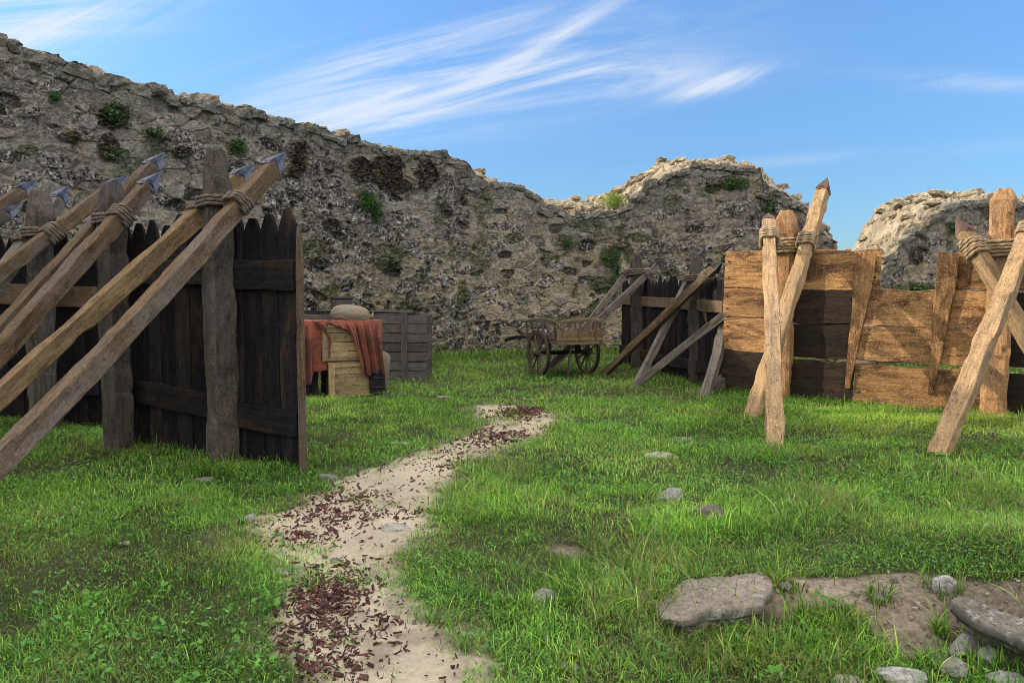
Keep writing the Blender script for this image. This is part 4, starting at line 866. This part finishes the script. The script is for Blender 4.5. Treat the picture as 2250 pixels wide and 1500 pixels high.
# ------------------------------------------------------------------ stones lying in the grass
ROCKS = []
def rock(label, px, py, wpx, hpx, dep=.8, seed=1, col=(.36, .345, .32), flat=False, sink=.75, yaw=0., name='field_stone', group='stones lying in the grass'):
    g = GP(px, py + hpx * .4); D = g.y; sx = wpx / F * D / 2; sz = max(.02, hpx / F * D * (.62 if not flat else .38)) ; sy = sx * dep
    V, Fc = ICO5 if wpx > 60 else ICO4; rg = np.random.default_rng(seed); V = V.copy()
    r = np.ones(len(V))
    for _ in range(11):
        d = rg.normal(size=3); d /= np.linalg.norm(d); k = rg.uniform(.55, .84); t = V @ d; r = np.minimum(r, np.where(t > .05, k / np.maximum(t, .05), 9))
    r = r * (1 + .09 * fbm(V[:, 0] * 2 + seed, V[:, 1] * 2, V[:, 2] * 2, o=3, s=seed) + .05 * fbm(V[:, 0] * 8, V[:, 1] * 8 + seed, V[:, 2] * 8, o=4, s=seed))
    P = V * r[:, None] * np.array([sx, sy, sz])
    if flat: P[:, 2] = np.clip(P[:, 2], -sz, sz * .45) + .02 * sz * fbm(V[:, 0] * 9, V[:, 1] * 9, o=3)
    c, s_ = math.cos(yaw), math.sin(yaw); P[:, :2] = P[:, :2] @ np.array([[c, s_], [-s_, c]])
    z = Gf(g.x, g.y) + sz * (1 - sink * 1.6) * .45
    cc = np.array(col)[None] * (1 + .5 * fbm(V[:, 0] * 3, V[:, 1] * 3 + seed, V[:, 2] * 3, o=4, s=seed + 3))[:, None]
    o = mesh_np(name, P, [Fc], M_ROCK, cc, smooth=False); o.location = (g.x, g.y, z); tag(o, label, 'stone', group); ROCKS.append((g.x, g.y, sx, sy)); return o
gy_, wh, tn = (.20, .195, .18), (.30, .29, .265), (.26, .22, .16)
rock('grey stone at the left edge of the sandy path, just right of the dark palisade', 721, 1042, 54, 28, seed=1, col=gy_)
rock('tall narrow grey stone at the left bulge of the path', 549, 1130, 34, 46, seed=2, col=wh, name='field_stone')
rock('pale stone in the middle of the path beside a grass tuft', 872, 1150, 76, 36, seed=3, col=(.42, .39, .34))
rock('small blue-grey stone in the path above the mulch', 733, 1226, 36, 24, seed=4, col=gy_)
rock('flat pinkish stone in the lawn at the left', 276, 1188, 42, 14, seed=5, col=(.33, .28, .27), flat=True)
rock('small grey stone on the left path edge beside the mulch', 650, 1288, 34, 18, seed=6, col=gy_)
rock('pale angular stone in the grass right of the path, left of the flat slab', 1192, 1298, 72, 40, seed=7, col=wh)
rock('low tan-white stone in the middle lawn, shaped like a ridge', 1450, 996, 82, 22, seed=8, col=(.42, .37, .30), dep=.5)
rock('pale oblique stone half hidden in tall grass above the dark knobbly rock', 1478, 1078, 80, 46, seed=9, col=wh, yaw=.5, dep=.45)
rock('knobbly brown-grey rock standing out of tall grass in the right foreground', 1552, 1116, 92, 60, seed=10, col=(.20, .165, .14), dep=.7)
rock('flat grey stone flush with the grass, right of the path bend', 1148, 1062, 66, 18, seed=11, col=gy_, flat=True)
rock('tiny pale stone in the grass above the angular one', 1272, 1262, 30, 12, seed=12, col=wh)
rock('pale chipped stone at the bottom, right of the path', 1252, 1452, 56, 32, seed=13, col=wh)
rock('small grey-green stone in the grass between path and slab', 1196, 1392, 34, 26, seed=14, col=gy_)
rock('flat pale stone in the lawn above the path bend', 884, 968, 60, 12, seed=15, col=wh, flat=True)
rock('flat grey stone in the far lawn left of the path top', 980, 921, 26, 12, seed=16, col=gy_)
rock('half-buried long stone at the foot of the near palisade', 446, 1048, 62, 14, seed=17, col=(.24, .225, .19), flat=True)
rock('broad low grey stone in the lawn near the barricade', 1502, 957, 56, 18, seed=18, col=gy_, flat=True)
rock('thin grey stone in the far lawn right of the crates', 972, 868, 40, 8, seed=19, col=wh, flat=True)
rock('rounded bluish stone in bare soil at the right, beside the long slab', 2070, 1344, 60, 46, seed=20, col=(.40, .37, .35), sink=.25)
rock('jagged pale stone in the soil in front of the long slab', 2118, 1412, 84, 60, seed=21, col=wh, sink=.25)
rock('block of pale stone below the jagged one', 2100, 1462, 66, 46, seed=22, col=wh, sink=.25)
rock('wide pale rock at the bottom edge of the soil patch', 1985, 1480, 130, 50, seed=23, col=(.42, .41, .38), sink=.25, dep=.6, yaw=-.4)
rock('smooth tan stone at the bottom edge under the grass', 1862, 1488, 60, 42, seed=24, col=(.34, .31, .24), sink=.25)
rock('angular light stone wedged under the long slab', 2172, 1440, 60, 40, seed=41, col=wh, sink=.3)
rock('broken pale stone at the bottom right corner', 2210, 1484, 80, 40, seed=42, col=wh, sink=.35)
rock('white pebble in the soil patch', 2027, 1457, 16, 12, seed=25, col=(.6, .58, .52))
rock('small pinkish pebble beside the jagged stone', 2066, 1408, 16, 12, seed=26, col=(.45, .38, .36))
rock('small dull stone at the left of the soil patch', 1928, 1372, 38, 16, seed=27, col=(.24, .21, .17), flat=True)
rock('small rusty stone at the far end of the flat slab', 1702, 1262, 34, 20, seed=28, col=(.34, .25, .15))
rock('tilted dark stone lodged in soil behind the flat slab', 1726, 1282, 44, 20, seed=30, col=(.22, .18, .16))
# big slab and long dark slab
def slab(label, pts, z0, z1, seed, col, tilt=0., tdir=(0, 1)):
    """pts: outline in photo px at height z1"""
    O = []
    for px, py in pts:
        r = ray(px, py); k = (z1 - EYE) / r.z; O.append((r.x * k, r.y * k))
    O = np.array(O); c = O.mean(0); n = 160; seg = np.r_[0, np.cumsum(np.linalg.norm(np.diff(np.vstack([O, O[:1]]), axis=0), axis=1))]; t = np.linspace(0, seg[-1], n, endpoint=False); Q = np.vstack([O, O[:1]])
    E = np.c_[np.interp(t, seg, Q[:, 0]), np.interp(t, seg, Q[:, 1])]; E += .016 * np.c_[vnoise(t * 9, t * 0, s=seed), vnoise(t * 9, t * 0 + 5, s=seed)] + .02 * np.c_[vnoise(t * 3, t * 0, s=seed), vnoise(t * 3, t * 0 + 5, s=seed)]
    rings = [(0, z1 + .004)] + [(f, z1) for f in np.linspace(.06, .96, 22)] + [(1., z1 - .008), (1.01, z1 - .02), (.985, z1 - .05), (.86, z1 - .07), (.80, z0)]
    V = []
    for f, z in rings: 
        P = c + (E - c) * f; zz = z + (.020 * fbm(P[:, 0] * 5, P[:, 1] * 5, o=5, s=seed) + .006 * vnoise(P[:, 0] * 60, P[:, 1] * 60, s=3)) * (z > z1 - .01) + tilt * ((P - c) @ np.array(tdir)); V.append(np.c_[P, zz])
    V = np.vstack(V); m = len(rings); i = np.arange(m - 1)[:, None] * n; j = np.arange(n)[None]; j2 = (j + 1) % n
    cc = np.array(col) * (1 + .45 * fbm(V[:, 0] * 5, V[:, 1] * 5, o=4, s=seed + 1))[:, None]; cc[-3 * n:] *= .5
    o = mesh_np('stone_slab', V, [np.stack([i + j, i + n + j, i + n + j2, i + j2], -1).reshape(-1, 4)[:, ::-1]], M_ROCK, cc, smooth=False); tag(o, label, 'slab'); return o
gs = Gf(1.1, 4.05)
slab('flat pale grey slab with an undercut front edge in the right foreground', [(1436, 1322), (1462, 1296), (1520, 1268), (1600, 1262), (1690, 1256), (1712, 1300), (1690, 1332), (1600, 1340), (1500, 1352), (1458, 1346)], gs - .22, gs + .008, 5, (.30, .255, .21))
gq = Gf(2.2, 3.9)
slab('long dark slanting slab at the bottom right corner, shadow beneath it', [(2088, 1318), (2112, 1306), (2150, 1318), (2190, 1338), (2262, 1356), (2330, 1378), (2320, 1418), (2240, 1402), (2190, 1378), (2140, 1358)], gq - .03, gq + .055, 8, (.19, .17, .14))
# dark earth bank under the long slab
# ------------------------------------------------------------------ mulch chips on the path
def chips(n):
    bl = [(1145, 908, .22, .35, 2.2), (1175, 900, .15, .2, 1.2), (1100, 958, .3, .25, 1.2), (1080, 975, .25, .2, .8), (980, 1000, .3, .25, .2), (760, 1095, .28, .25, .8), (700, 1130, .3, .3, .8), (690, 1180, .22, .2, .8), (790, 1140, .25, .2, .5), (900, 1130, .10, .10, 1.0), (650, 1190, .15, .15, .8),
          (740, 1260, .14, .14, 1.8), (715, 1300, .15, .15, 4.2), (700, 1340, .14, .13, 3.8), (730, 1320, .15, .2, 1.8), (690, 1390, .18, .14, 2.2), (720, 1440, .2, .16, 1.6), (700, 1490, .2, .2, 1.3), (820, 1380, .2, .2, .5), (1000, 1020, .3, .3, .3)]
    xs, ys = [], []; w = np.array([b[4] * b[2] * b[3] for b in bl]); w /= w.sum()
    for b, k in zip(bl, (w * n).astype(int)):
        g = GP(b[0], b[1]); xs.append(g.x + rng.normal(size=k) * b[2] * .75); ys.append(g.y + rng.normal(size=k) * b[3] * .75)
    k = n // 6; ys.append(rng.uniform(2.8, 10.5, k)); xs.append(np.interp(ys[-1], PY, PLX) + rng.uniform(0, 1, k) * (np.interp(ys[-1], PY, PRX) - np.interp(ys[-1], PY, PLX)))
    x = np.concatenate(xs); y = np.concatenate(ys); m = path_d(x, y) > -.03; return x[m], y[m]
x, y = chips(3900); N_ = len(x); L = np.minimum(.040, rng.lognormal(-4.05, .55, N_)) * (.75 + .08 * y); Wd = L * rng.uniform(.18, .5, N_); yaw = rng.uniform(0, 6.28, N_); z = G(x, y) + .012 + rng.uniform(0, .014, N_)
dx, dy = np.cos(yaw) * L / 2, np.sin(yaw) * L / 2; wx, wy = -np.sin(yaw) * Wd / 2, np.cos(yaw) * Wd / 2; tz = rng.normal(size=N_) * .22 * L; rz = rng.normal(size=N_) * .30 * Wd; jt = lambda: rng.uniform(.5, 1.1, N_); th_ = .1 * Wd + .002
top = [np.stack([x + dx * a + wx * b * q, y + dy * a + wy * b * q, z + tz * a + rz * b], 1) for a, b, q in ((-1, -1, jt()), (1, -1, jt()), (1.15, .2, jt()), (1, 1, jt()), (-1, 1, jt()))]
V = np.stack(top + [t - np.array([0, 0, 1.]) * th_[:, None] * 2.2 for t in top], 1); b = np.arange(N_)[:, None] * 10
pal = np.array([(.135, .052, .048), (.085, .040, .036), (.20, .115, .08), (.055, .030, .027), (.26, .18, .12), (.12, .065, .06)]); cc = pal[rng.choice(6, N_, p=[.32, .28, .12, .16, .04, .08])] * rng.uniform(.7, 1.3, (N_, 1)); cc = np.repeat(cc[:, None], 10, 1).reshape(-1, 3)
o = mesh_np('bark_mulch', V.reshape(-1, 3), [b + np.array([[0, 1, 2, 3, 4]])] + [b + np.array([[k, 5 + k, 5 + (k + 1) % 5, (k + 1) % 5]]) for k in range(5)], M_CHIP, cc); tag(o, 'reddish brown bark mulch strewn along the sandy path', 'mulch', kind='stuff')

# pebbles and crumbs on soil and path
V1_, F1_ = ico(1); n = 1500; y = np.concatenate([rng.uniform(2.6, 5.2, 1100), rng.uniform(2.8, 10, n - 1100)]); x = np.concatenate([rng.uniform(.6, 3.2, 1100), np.zeros(n - 1100)])
k_ = np.arange(n) >= 1100; x = np.where(k_, np.interp(y, PY, PLX) + rng.random(n) * (np.interp(y, PY, PRX) - np.interp(y, PY, PLX)), x); kp = k_ | (soil_m(x, y) > .5); x, y = x[kp], y[kp]; n = len(x)
sz = rng.lognormal(-4.9, .5, n); P = V1_[None] * (sz[:, None, None] * rng.uniform(.6, 1.3, (n, 1, 3))) * (1 + .18 * rng.normal(size=(n, len(V1_), 1))) + np.stack([x, y, G(x, y) + sz * .25], 1)[:, None]
mesh_np_ = mesh_np('gravel', P.reshape(-1, 3), [(np.arange(n)[:, None, None] * len(V1_) + F1_[None]).reshape(-1, 3)], M_ROCK, np.repeat((np.array([.33, .28, .23]) * rng.uniform(.5, 1.5, (n, 1)))[:, None], len(V1_), 1).reshape(-1, 3)); tag(mesh_np_, 'small pebbles and crumbs on the bare soil and path', 'gravel', kind='stuff')
# ------------------------------------------------------------------ grass
def blades(x, y, h, w, lean, col, nseg, droop=1.0, z0=-.004):
    n = len(x); yaw = rng.uniform(0, 2 * math.pi, n); fa = yaw + math.pi / 2 + rng.normal(size=n) * .35; gz = G(x, y) + z0
    V = np.zeros((n, 2 * nseg + 1, 3)); t = np.linspace(0, 1, nseg + 1)
    for k, tt in enumerate(t):
        hz = h * (tt - .38 * droop * lean * tt ** 2.2); hx = h * lean * tt ** 1.7
        cx = x + np.cos(yaw) * hx; cy = y + np.sin(yaw) * hx; cz = gz + hz; ww = w * .5 * (1 - tt ** 2.2) * (.7 + .3 * min(1, tt * 4))
        if k == nseg: V[:, 2 * nseg] = np.c_[cx, cy, cz]
        else:
            V[:, 2 * k] = np.c_[cx - np.cos(fa) * ww, cy - np.sin(fa) * ww, cz]; V[:, 2 * k + 1] = np.c_[cx + np.cos(fa) * ww, cy + np.sin(fa) * ww, cz]
    b = np.arange(n)[:, None] * (2 * nseg + 1); Q = [b + np.array([[2 * k, 2 * k + 1, 2 * k + 3, 2 * k + 2]]) for k in range(nseg - 1)]; T = b + np.array([[2 * nseg - 2, 2 * nseg - 1, 2 * nseg]])
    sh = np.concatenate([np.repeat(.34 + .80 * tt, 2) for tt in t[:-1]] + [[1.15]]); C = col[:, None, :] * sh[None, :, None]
    return V.reshape(-1, 3), (np.concatenate(Q) if Q else np.zeros((0, 4), int)), T, C.reshape(-1, 3)
def merge(name, parts, mat):
    V, Q, T, C, o = [], [], [], [], 0
    for v, q, t, c in parts:
        V.append(v); C.append(c); Q.append(q + o); T.append(t + o); o += len(v)
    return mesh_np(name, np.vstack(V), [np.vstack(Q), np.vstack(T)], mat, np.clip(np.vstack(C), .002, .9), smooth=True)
PALG = np.array([(.27, .53, .07), (.34, .62, .08), (.12, .29, .045), (.47, .66, .12), (.17, .42, .11), (.60, .53, .27)])
def gcol(x, y, n):
    nz = fbm(x * .8, y * .8, o=4, s=201); p = rng.random(n) + .30 * nz
    idx = np.select([p < .22, p < .50, p < .66, p < .84, p < 1.02], [2, 0, 4, 1, 3], 5); c = PALG[idx] * np.clip(rng.lognormal(-.08, .48, (n, 1)), .25, 2.0)
    sun_patch = np.exp(-(((x - 5.4) / 1.6) ** 2 + ((y - 9.2) / .9) ** 2))[:, None]; c = c * (1 - .55 * sun_patch) + .55 * sun_patch * np.array([.62, .80, .12])  # sunlit strip painted into the blade colour, lighter and yellower before the barricade
    dry = sstep(.12, .42, fbm(x * 1.6, y * 1.6, o=4, s=207))[:, None] * (rng.random((n, 1)) < .35); c = c * (.70 + .50 * sstep(-.3, .35, fbm(x * .9, y * .9, o=4, s=209)))[:, None]; return c * (1 - dry) + np.array([.36, .34, .15]) * dry
def scatter(n, y0, y1, pw=1.0, fx=.76):
    y = y0 + (y1 - y0) * rng.random(n) ** pw; x = rng.uniform(-1, 1, n) * (y * fx + .25); return x, y
def dens(x, y):
    d = path_d(x, y); d = d + .07 * fbm(x * 11, y * 11, o=3, s=321); m = 1 - sstep(-.10, .12, d); fringe = (d > 0) & (d < .22) & (rng.random(len(x)) < .35 * (1 - d / .22)); sp = (d > 0) & (fbm(x * 3.3, y * 3.3, o=3, s=220) > .24)
    m = np.maximum(m, fringe * .8); m = np.maximum(m, sp * .35)
    s_ = soil_m(x, y); m = m * (1 - .96 * sstep(.38, .66, s_)); thin = fbm(x * 1.9, y * 1.9, o=4, s=231); thin2 = fbm(x * 6, y * 6, o=3, s=233); m = m * (.28 + .72 * sstep(-.42, .05, thin + .5 * thin2))
    for rx, ry, sx, sy in ROCKS: m = np.where(((x - rx) / (sx * .85)) ** 2 + ((y - ry + .01) / (sy * .85)) ** 2 < 1, 0, m)
    u = 1125 + F * x / np.maximum(y, .1); sl = (x > .84 + .25 * (y - 3.75)) & (x < 1.50) & (y > 3.72) & (y < 4.10); m = np.where(sl, 0, m)
    X0 = x * .74 - (y) * .67; return m
def lush(x, y):      # taller, ranker grass
    def e(px, py, a, b):
        g = GP(px, py); return np.exp(-(((x - g.x) / a) ** 2 + ((y - g.y) / b) ** 2))
    v = e(1090, 1060, .35, .5) + .9 * e(1120, 1130, .35, .4) + 1.1 * e(1550, 1160, .45, .32) + .8 * e(1450, 1220, .4, .3) + 1.3 * e(1560, 1400, .40, .22) + 1.3 * e(1700, 1410, .4, .28) + 1.2 * e(1480, 1330, .2, .3) + e(1850, 1430, .25, .3) + .9 * e(1350, 1310, .35, .3) + .7 * e(2230, 1440, .3, .2) + .8 * e(500, 1040, .6, .2) + .7 * e(1720, 1000, .4, .3) + .7 * e(2150, 1060, .8, .6) + .6 * e(1800, 1130, .9, .4)
    return np.clip(v, 0, 1.4)
parts = []
for n, y0, y1, pw, hm, wm, ns in ((230000, 2.55, 6.2, .78, .040, .0038, 3), (200000, 5.8, 11.5, .75, .052, .0064, 2), (120000, 11, 21.8, .85, .070, .014, 1)):
    x, y = scatter(n, y0, y1, pw); k = rng.random(n) < dens(x, y); x, y = x[k], y[k]; n = len(x); lu = lush(x, y); big = fbm(x * 1.2, y * 1.2, o=3, s=240)
    h = hm * (1 + .55 * big) * rng.lognormal(0, .38, n) * (1 + 1.1 * lu); wd = wm * rng.uniform(.6, 1.5, n) * (1 + .35 * lu); ln = np.clip(rng.normal(.75, .35, n), .05, 1.7)
    cg = gcol(x, y, n) * (1 + .12 * lu)[:, None]; bright = sstep(5.8, 7.5, y)[:, None]; cg = cg * (1 + .10 * bright)
    parts.append(blades(x, y, h, wd, ln, cg, ns))
# long rank blades in the lush spots and around posts, stones and wall foot
x, y = scatter(120000, 2.6, 8.5, .8); lu = lush(x, y); k = rng.random(len(x)) < (lu ** 1.5) * .38 * np.clip(dens(x, y) + .15, 0, 1); x, y = x[k], y[k]; n = len(x)
parts.append(blades(x, y, rng.lognormal(-2.05, .42, n), rng.uniform(.004, .0088, n), np.clip(rng.normal(.8, .35, n), .1, 1.7), gcol(x, y, n) * 1.08, 5))
bx_, by_ = [], []
def ring(x0, y0, r, n, h=1): 
    a = rng.uniform(0, 6.28, n); q = r * (1 + rng.exponential(.35, n)); bx_.append(x0 + np.cos(a) * q); by_.append(y0 + np.sin(a) * q)
for rx, ry, sx, sy in ROCKS: ring(rx, ry, (sx + sy) / 2, 90)
for p in (p1b, p2b, r1, r2): ring(p.x, p.y, .17, 160)
for k_ in ST.values(): ring(k_[1].x, k_[1].y, .11, 110)
for ln_, n in ((LA, 700), (LR, 1300), (LM, 700)):
    t = rng.uniform(0, ln_.L + .1, n); p = np.array([ln_.at(q, 0, 0)[:2] for q in t]); bx_.append(p[:, 0] + ln_.n.x * np.abs(rng.normal(size=n)) * .12); by_.append(p[:, 1] + ln_.n.y * np.abs(rng.normal(size=n)) * .12)
x, y = np.concatenate(bx_), np.concatenate(by_); k = path_d(x, y) < .02; x, y = x[k], y[k]; n = len(x)
parts.append(blades(x, y, rng.lognormal(-2.5, .42, n), rng.uniform(.004, .008, n), np.clip(rng.normal(.6, .3, n), .05, 1.5), gcol(x, y, n), 4))
S_, bxw, byw, Hw, nxw, nyw = W1; k = rng.integers(0, len(S_), 14000); off = np.abs(rng.normal(size=14000)) * .22; x = bxw[k] - nxw[k] * off; y = byw[k] - nyw[k] * off; m = y > 11; x, y = x[m], y[m]; n = len(x)
parts.append(blades(x, y, rng.lognormal(-1.9, .45, n), rng.uniform(.008, .02, n), np.clip(rng.normal(.5, .3, n), .05, 1.3), gcol(x, y, n) * .8, 3))
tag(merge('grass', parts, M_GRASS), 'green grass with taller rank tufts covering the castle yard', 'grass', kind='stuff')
# clover and broad leaves
def leaves(x, y, z, s, col, up=.75):
    n = len(x); yaw = rng.uniform(0, 6.28, n); nrm = np.c_[rng.normal(size=n) * (1 - up), rng.normal(size=n) * (1 - up), np.full(n, up)]; nrm /= np.linalg.norm(nrm, axis=1)[:, None]
    d = np.c_[np.cos(yaw), np.sin(yaw), np.zeros(n)]; d -= nrm * (d * nrm).sum(1)[:, None]; d /= np.linalg.norm(d, axis=1)[:, None]; e = np.cross(nrm, d); c = np.c_[x, y, z]
    pts = [(-1, 0, 0), (-.45, -.42, .10), (.25, -.46, .12), (1, 0, -.12), (.25, .46, .12), (-.45, .42, .10), (-.1, 0, 0), (.4, 0, -.02)]
    V = np.stack([c + (d * a + e * b + nrm * g) * s[:, None] for a, b, g in pts], 1); b = np.arange(n)[:, None] * 8
    Q = np.concatenate([b + np.array([[1, 2, 7, 6]]), b + np.array([[6, 7, 4, 5]])]); T = np.concatenate([b + np.array([[0, 1, 6]]), b + np.array([[0, 6, 5]]), b + np.array([[2, 3, 7]]), b + np.array([[7, 3, 4]])])
    return V.reshape(-1, 3), Q, T, np.repeat(col[:, None], 8, 1).reshape(-1, 3)
parts = []
for n, y0, y1, sz, zz in ((60000, 2.6, 6.5, .0085, .035), (60000, 6, 12, .013, .045), (40000, 11, 21, .022, .055)):
    x, y = scatter(n, y0, y1, .8); pn = fbm(x * 1.7, y * 1.7, o=4, s=260); k = (rng.random(n) < dens(x, y) * (.25 + .75 * sstep(-.1, .25, pn))); x, y = x[k], y[k]; n = len(x)
    c = np.array([(.11, .29, .065), (.17, .38, .055), (.08, .22, .06)])[rng.integers(0, 3, n)] * rng.uniform(.75, 1.3, (n, 1))
    parts.append(leaves(x, y, G(x, y) + zz * rng.uniform(.3, 1.2, n), sz * rng.uniform(.6, 1.5, n), c))
# rosettes of broad weeds
rx, ry = scatter(900, 2.7, 8, .8); g_ = fbm(rx * .9, ry * .9, o=3, s=270) + .8 * (np.hypot((rx + .8) / .9, (ry - 3.0) / .7) < 1) + .7 * (np.hypot((rx - 1.2) / .5, (ry - 3.45) / .3) < 1); k = (g_ > .12) & (dens(rx, ry) > .4); rx, ry = rx[k], ry[k]
x, y, s, col = [], [], [], []
for a, b in zip(rx, ry):
    m = rng.integers(6, 13); q = rng.uniform(0, 6.28, m); r = rng.uniform(.015, .05, m); x += list(a + np.cos(q) * r); y += list(b + np.sin(q) * r); s += list(rng.uniform(.010, .022, m)); cl_ = np.array([(.11, .29, .045), (.09, .24, .055), (.15, .36, .06)])[rng.integers(0, 3)]; col += [cl_ * rng.uniform(.8, 1.2) for _ in range(m)]
x, y = np.array(x), np.array(y); parts.append(leaves(x, y, G(x, y) + rng.uniform(.02, .09, len(x)), np.array(s), np.array(col), .6))
tag(merge('clover_and_weeds', parts, M_LEAF), 'low clover and broad-leaved weeds among the grass', 'weeds', kind='stuff')
# tiny white flowers
x, y = [], []
for px, py, a, b, n in ((200, 1060, .5, .35, 70), (170, 1140, .4, .3, 20), (1850, 960, 1.0, .5, 40), (2100, 950, 1.0, .8, 50), (1960, 1060, 1.0, .6, 35), (2150, 905, .6, .3, 35), (1800, 920, .6, .3, 25), (1200, 860, 2., 1.5, 15), (1450, 1040, .6, .5, 25), (900, 830, 1.5, 1, 30)):
    g = GP(px, py); x += list(g.x + rng.normal(size=n) * a); y += list(g.y + rng.normal(size=n) * b)
x, y = np.array(x), np.array(y); k = (path_d(x, y) < 0) & (y > 3); x, y = x[k], y[k]; n = len(x); r = (.0045 + .0004 * y) * rng.uniform(.6, 1.3, n); z = G(x, y) + rng.uniform(.06, .10, n); a = np.arange(6) * math.pi / 3
V = np.concatenate([np.stack([x, y, z + r * .9], 1)[:, None], np.stack([x[:, None] + np.cos(a) * r[:, None], y[:, None] + np.sin(a) * r[:, None], z[:, None] + 0 * a], -1), np.stack([x, y, z - r * .8], 1)[:, None]], 1); b = np.arange(n)[:, None] * 8
T = np.concatenate([b + np.array([[0, 1 + k, 1 + (k + 1) % 6]]) for k in range(6)] + [b + np.array([[7, 1 + (k + 1) % 6, 1 + k]]) for k in range(6)])
tag(mesh_np('clover_flowers', V.reshape(-1, 3), [T], M_LEAF, np.repeat((np.array([.55, .52, .55]) * rng.uniform(.5, 1.1, (n, 1)))[:, None], 8, 1).reshape(-1, 3)), 'tiny white clover flowers scattered in the grass', 'flowers', kind='stuff')

# ------------------------------------------------------------------ plants rooted in the walls
def on_wall(Wd, px, py, top=False):
    S_, bx, by, H, nxx, nyy = Wd; best = None
    r = ray(px, py); th = r.x / r.y; k = int(np.argmin(np.abs(bx / np.maximum(by, .1) - th) + (by < 5) * 9)); Y = by[k]; p = at(px, py, Y)
    p.x -= nxx[k] * .08; p.y -= nyy[k] * .08
    return p, Vector((-nxx[k], -nyy[k], 0))
def wall_plant(label, px, py, wpx, hpx, col, Wd=W1, n=420, out=.07):
    p, nr = on_wall(Wd, px, py); D = p.y; a, b = wpx / F * D / 2, hpx / F * D / 2; t = nr.cross(UP)
    u, v = rng.normal(size=n * 4) * .6, rng.normal(size=n * 4) * .6; kk = fbm(u * 1.6 + px, v * 1.6 + py, o=3, s=3) > .08; u, v = u[kk][:n], v[kk][:n]; n = len(u); w = np.abs(rng.normal(size=n)) * out; v = v - .5 * np.abs(w) / max(.05, abs(out)) * .4
    x = p.x + t.x * u * a + nr.x * w; y = p.y + t.y * u * a + nr.y * w; z = p.z + v * b; c = np.array(col) * rng.uniform(.5, 1.5, (n, 1))
    q = leaves(x, y, z, rng.uniform(.018, .042, n), c, .25); lv = q[0].reshape(-1, 8, 3); b8 = np.arange(n)[:, None] * 8; ex = lv[:, 0] + np.array([0, 0, .004]); r0 = np.array([[p.x, p.y, z.min()]]); q = (np.vstack([q[0], ex, r0]), q[1], np.concatenate([q[2], np.c_[np.full(n, 9 * n), np.arange(n) * 8, 8 * n + np.arange(n)]]), np.vstack([q[3], c * .6, c[:1] * .5])); o = mesh_np('wall_plant', q[0], [q[1], q[2]], M_LEAF, q[3], smooth=True); return tag(o, label, 'plant', 'small plants rooted in the walls')
gA, gB = (.055, .13, .035), (.10, .20, .05)
wall_plant('bright green tuft hanging under the big dark moss patch', 800, 435, 26, 36, gA)
wall_plant('lower green tuft trailing beneath the dark moss', 826, 468, 16, 40, gA)
wall_plant('small green tuft in the upper left of the long wall, in dark moss', 252, 250, 40, 34, (.05, .10, .03), n=500)
wall_plant('tiny green tuft in the long wall at the left, low on bare stone', 118, 215, 14, 12, gA, n=160)
wall_plant('green tuft above the light post tops in the long wall', 335, 290, 24, 16, gA, n=260)
wall_plant('little green tuft near the middle of the long wall', 520, 318, 20, 18, gA, n=240)
wall_plant('green ferny strip on the wall above the cart', 1345, 590, 30, 70, (.045, .10, .03), n=700)
wall_plant('green tuft on the wall left of the ferny strip', 1250, 535, 30, 14, (.05, .11, .03), n=300)
wall_plant('yellow-green grass tuft growing on the broken wall top in sunlight', 1352, 436, 44, 26, (.22, .30, .07), n=520, out=-.35)
wall_plant('dark green clump high under the rounded wall summit', 1612, 402, 50, 18, (.05, .10, .035), n=420)
wall_plant('green clump on the falling right shoulder of the long wall', 1690, 460, 14, 34, (.04, .10, .03), n=260)
wall_plant('green clump on the short wall behind the gap in the barricade', 2010, 638, 70, 22, (.06, .13, .03), Wd=W2, n=700)
wall_plant('green tuft high on the short right wall', 2098, 500, 18, 14, (.06, .13, .04), Wd=W2, n=200)
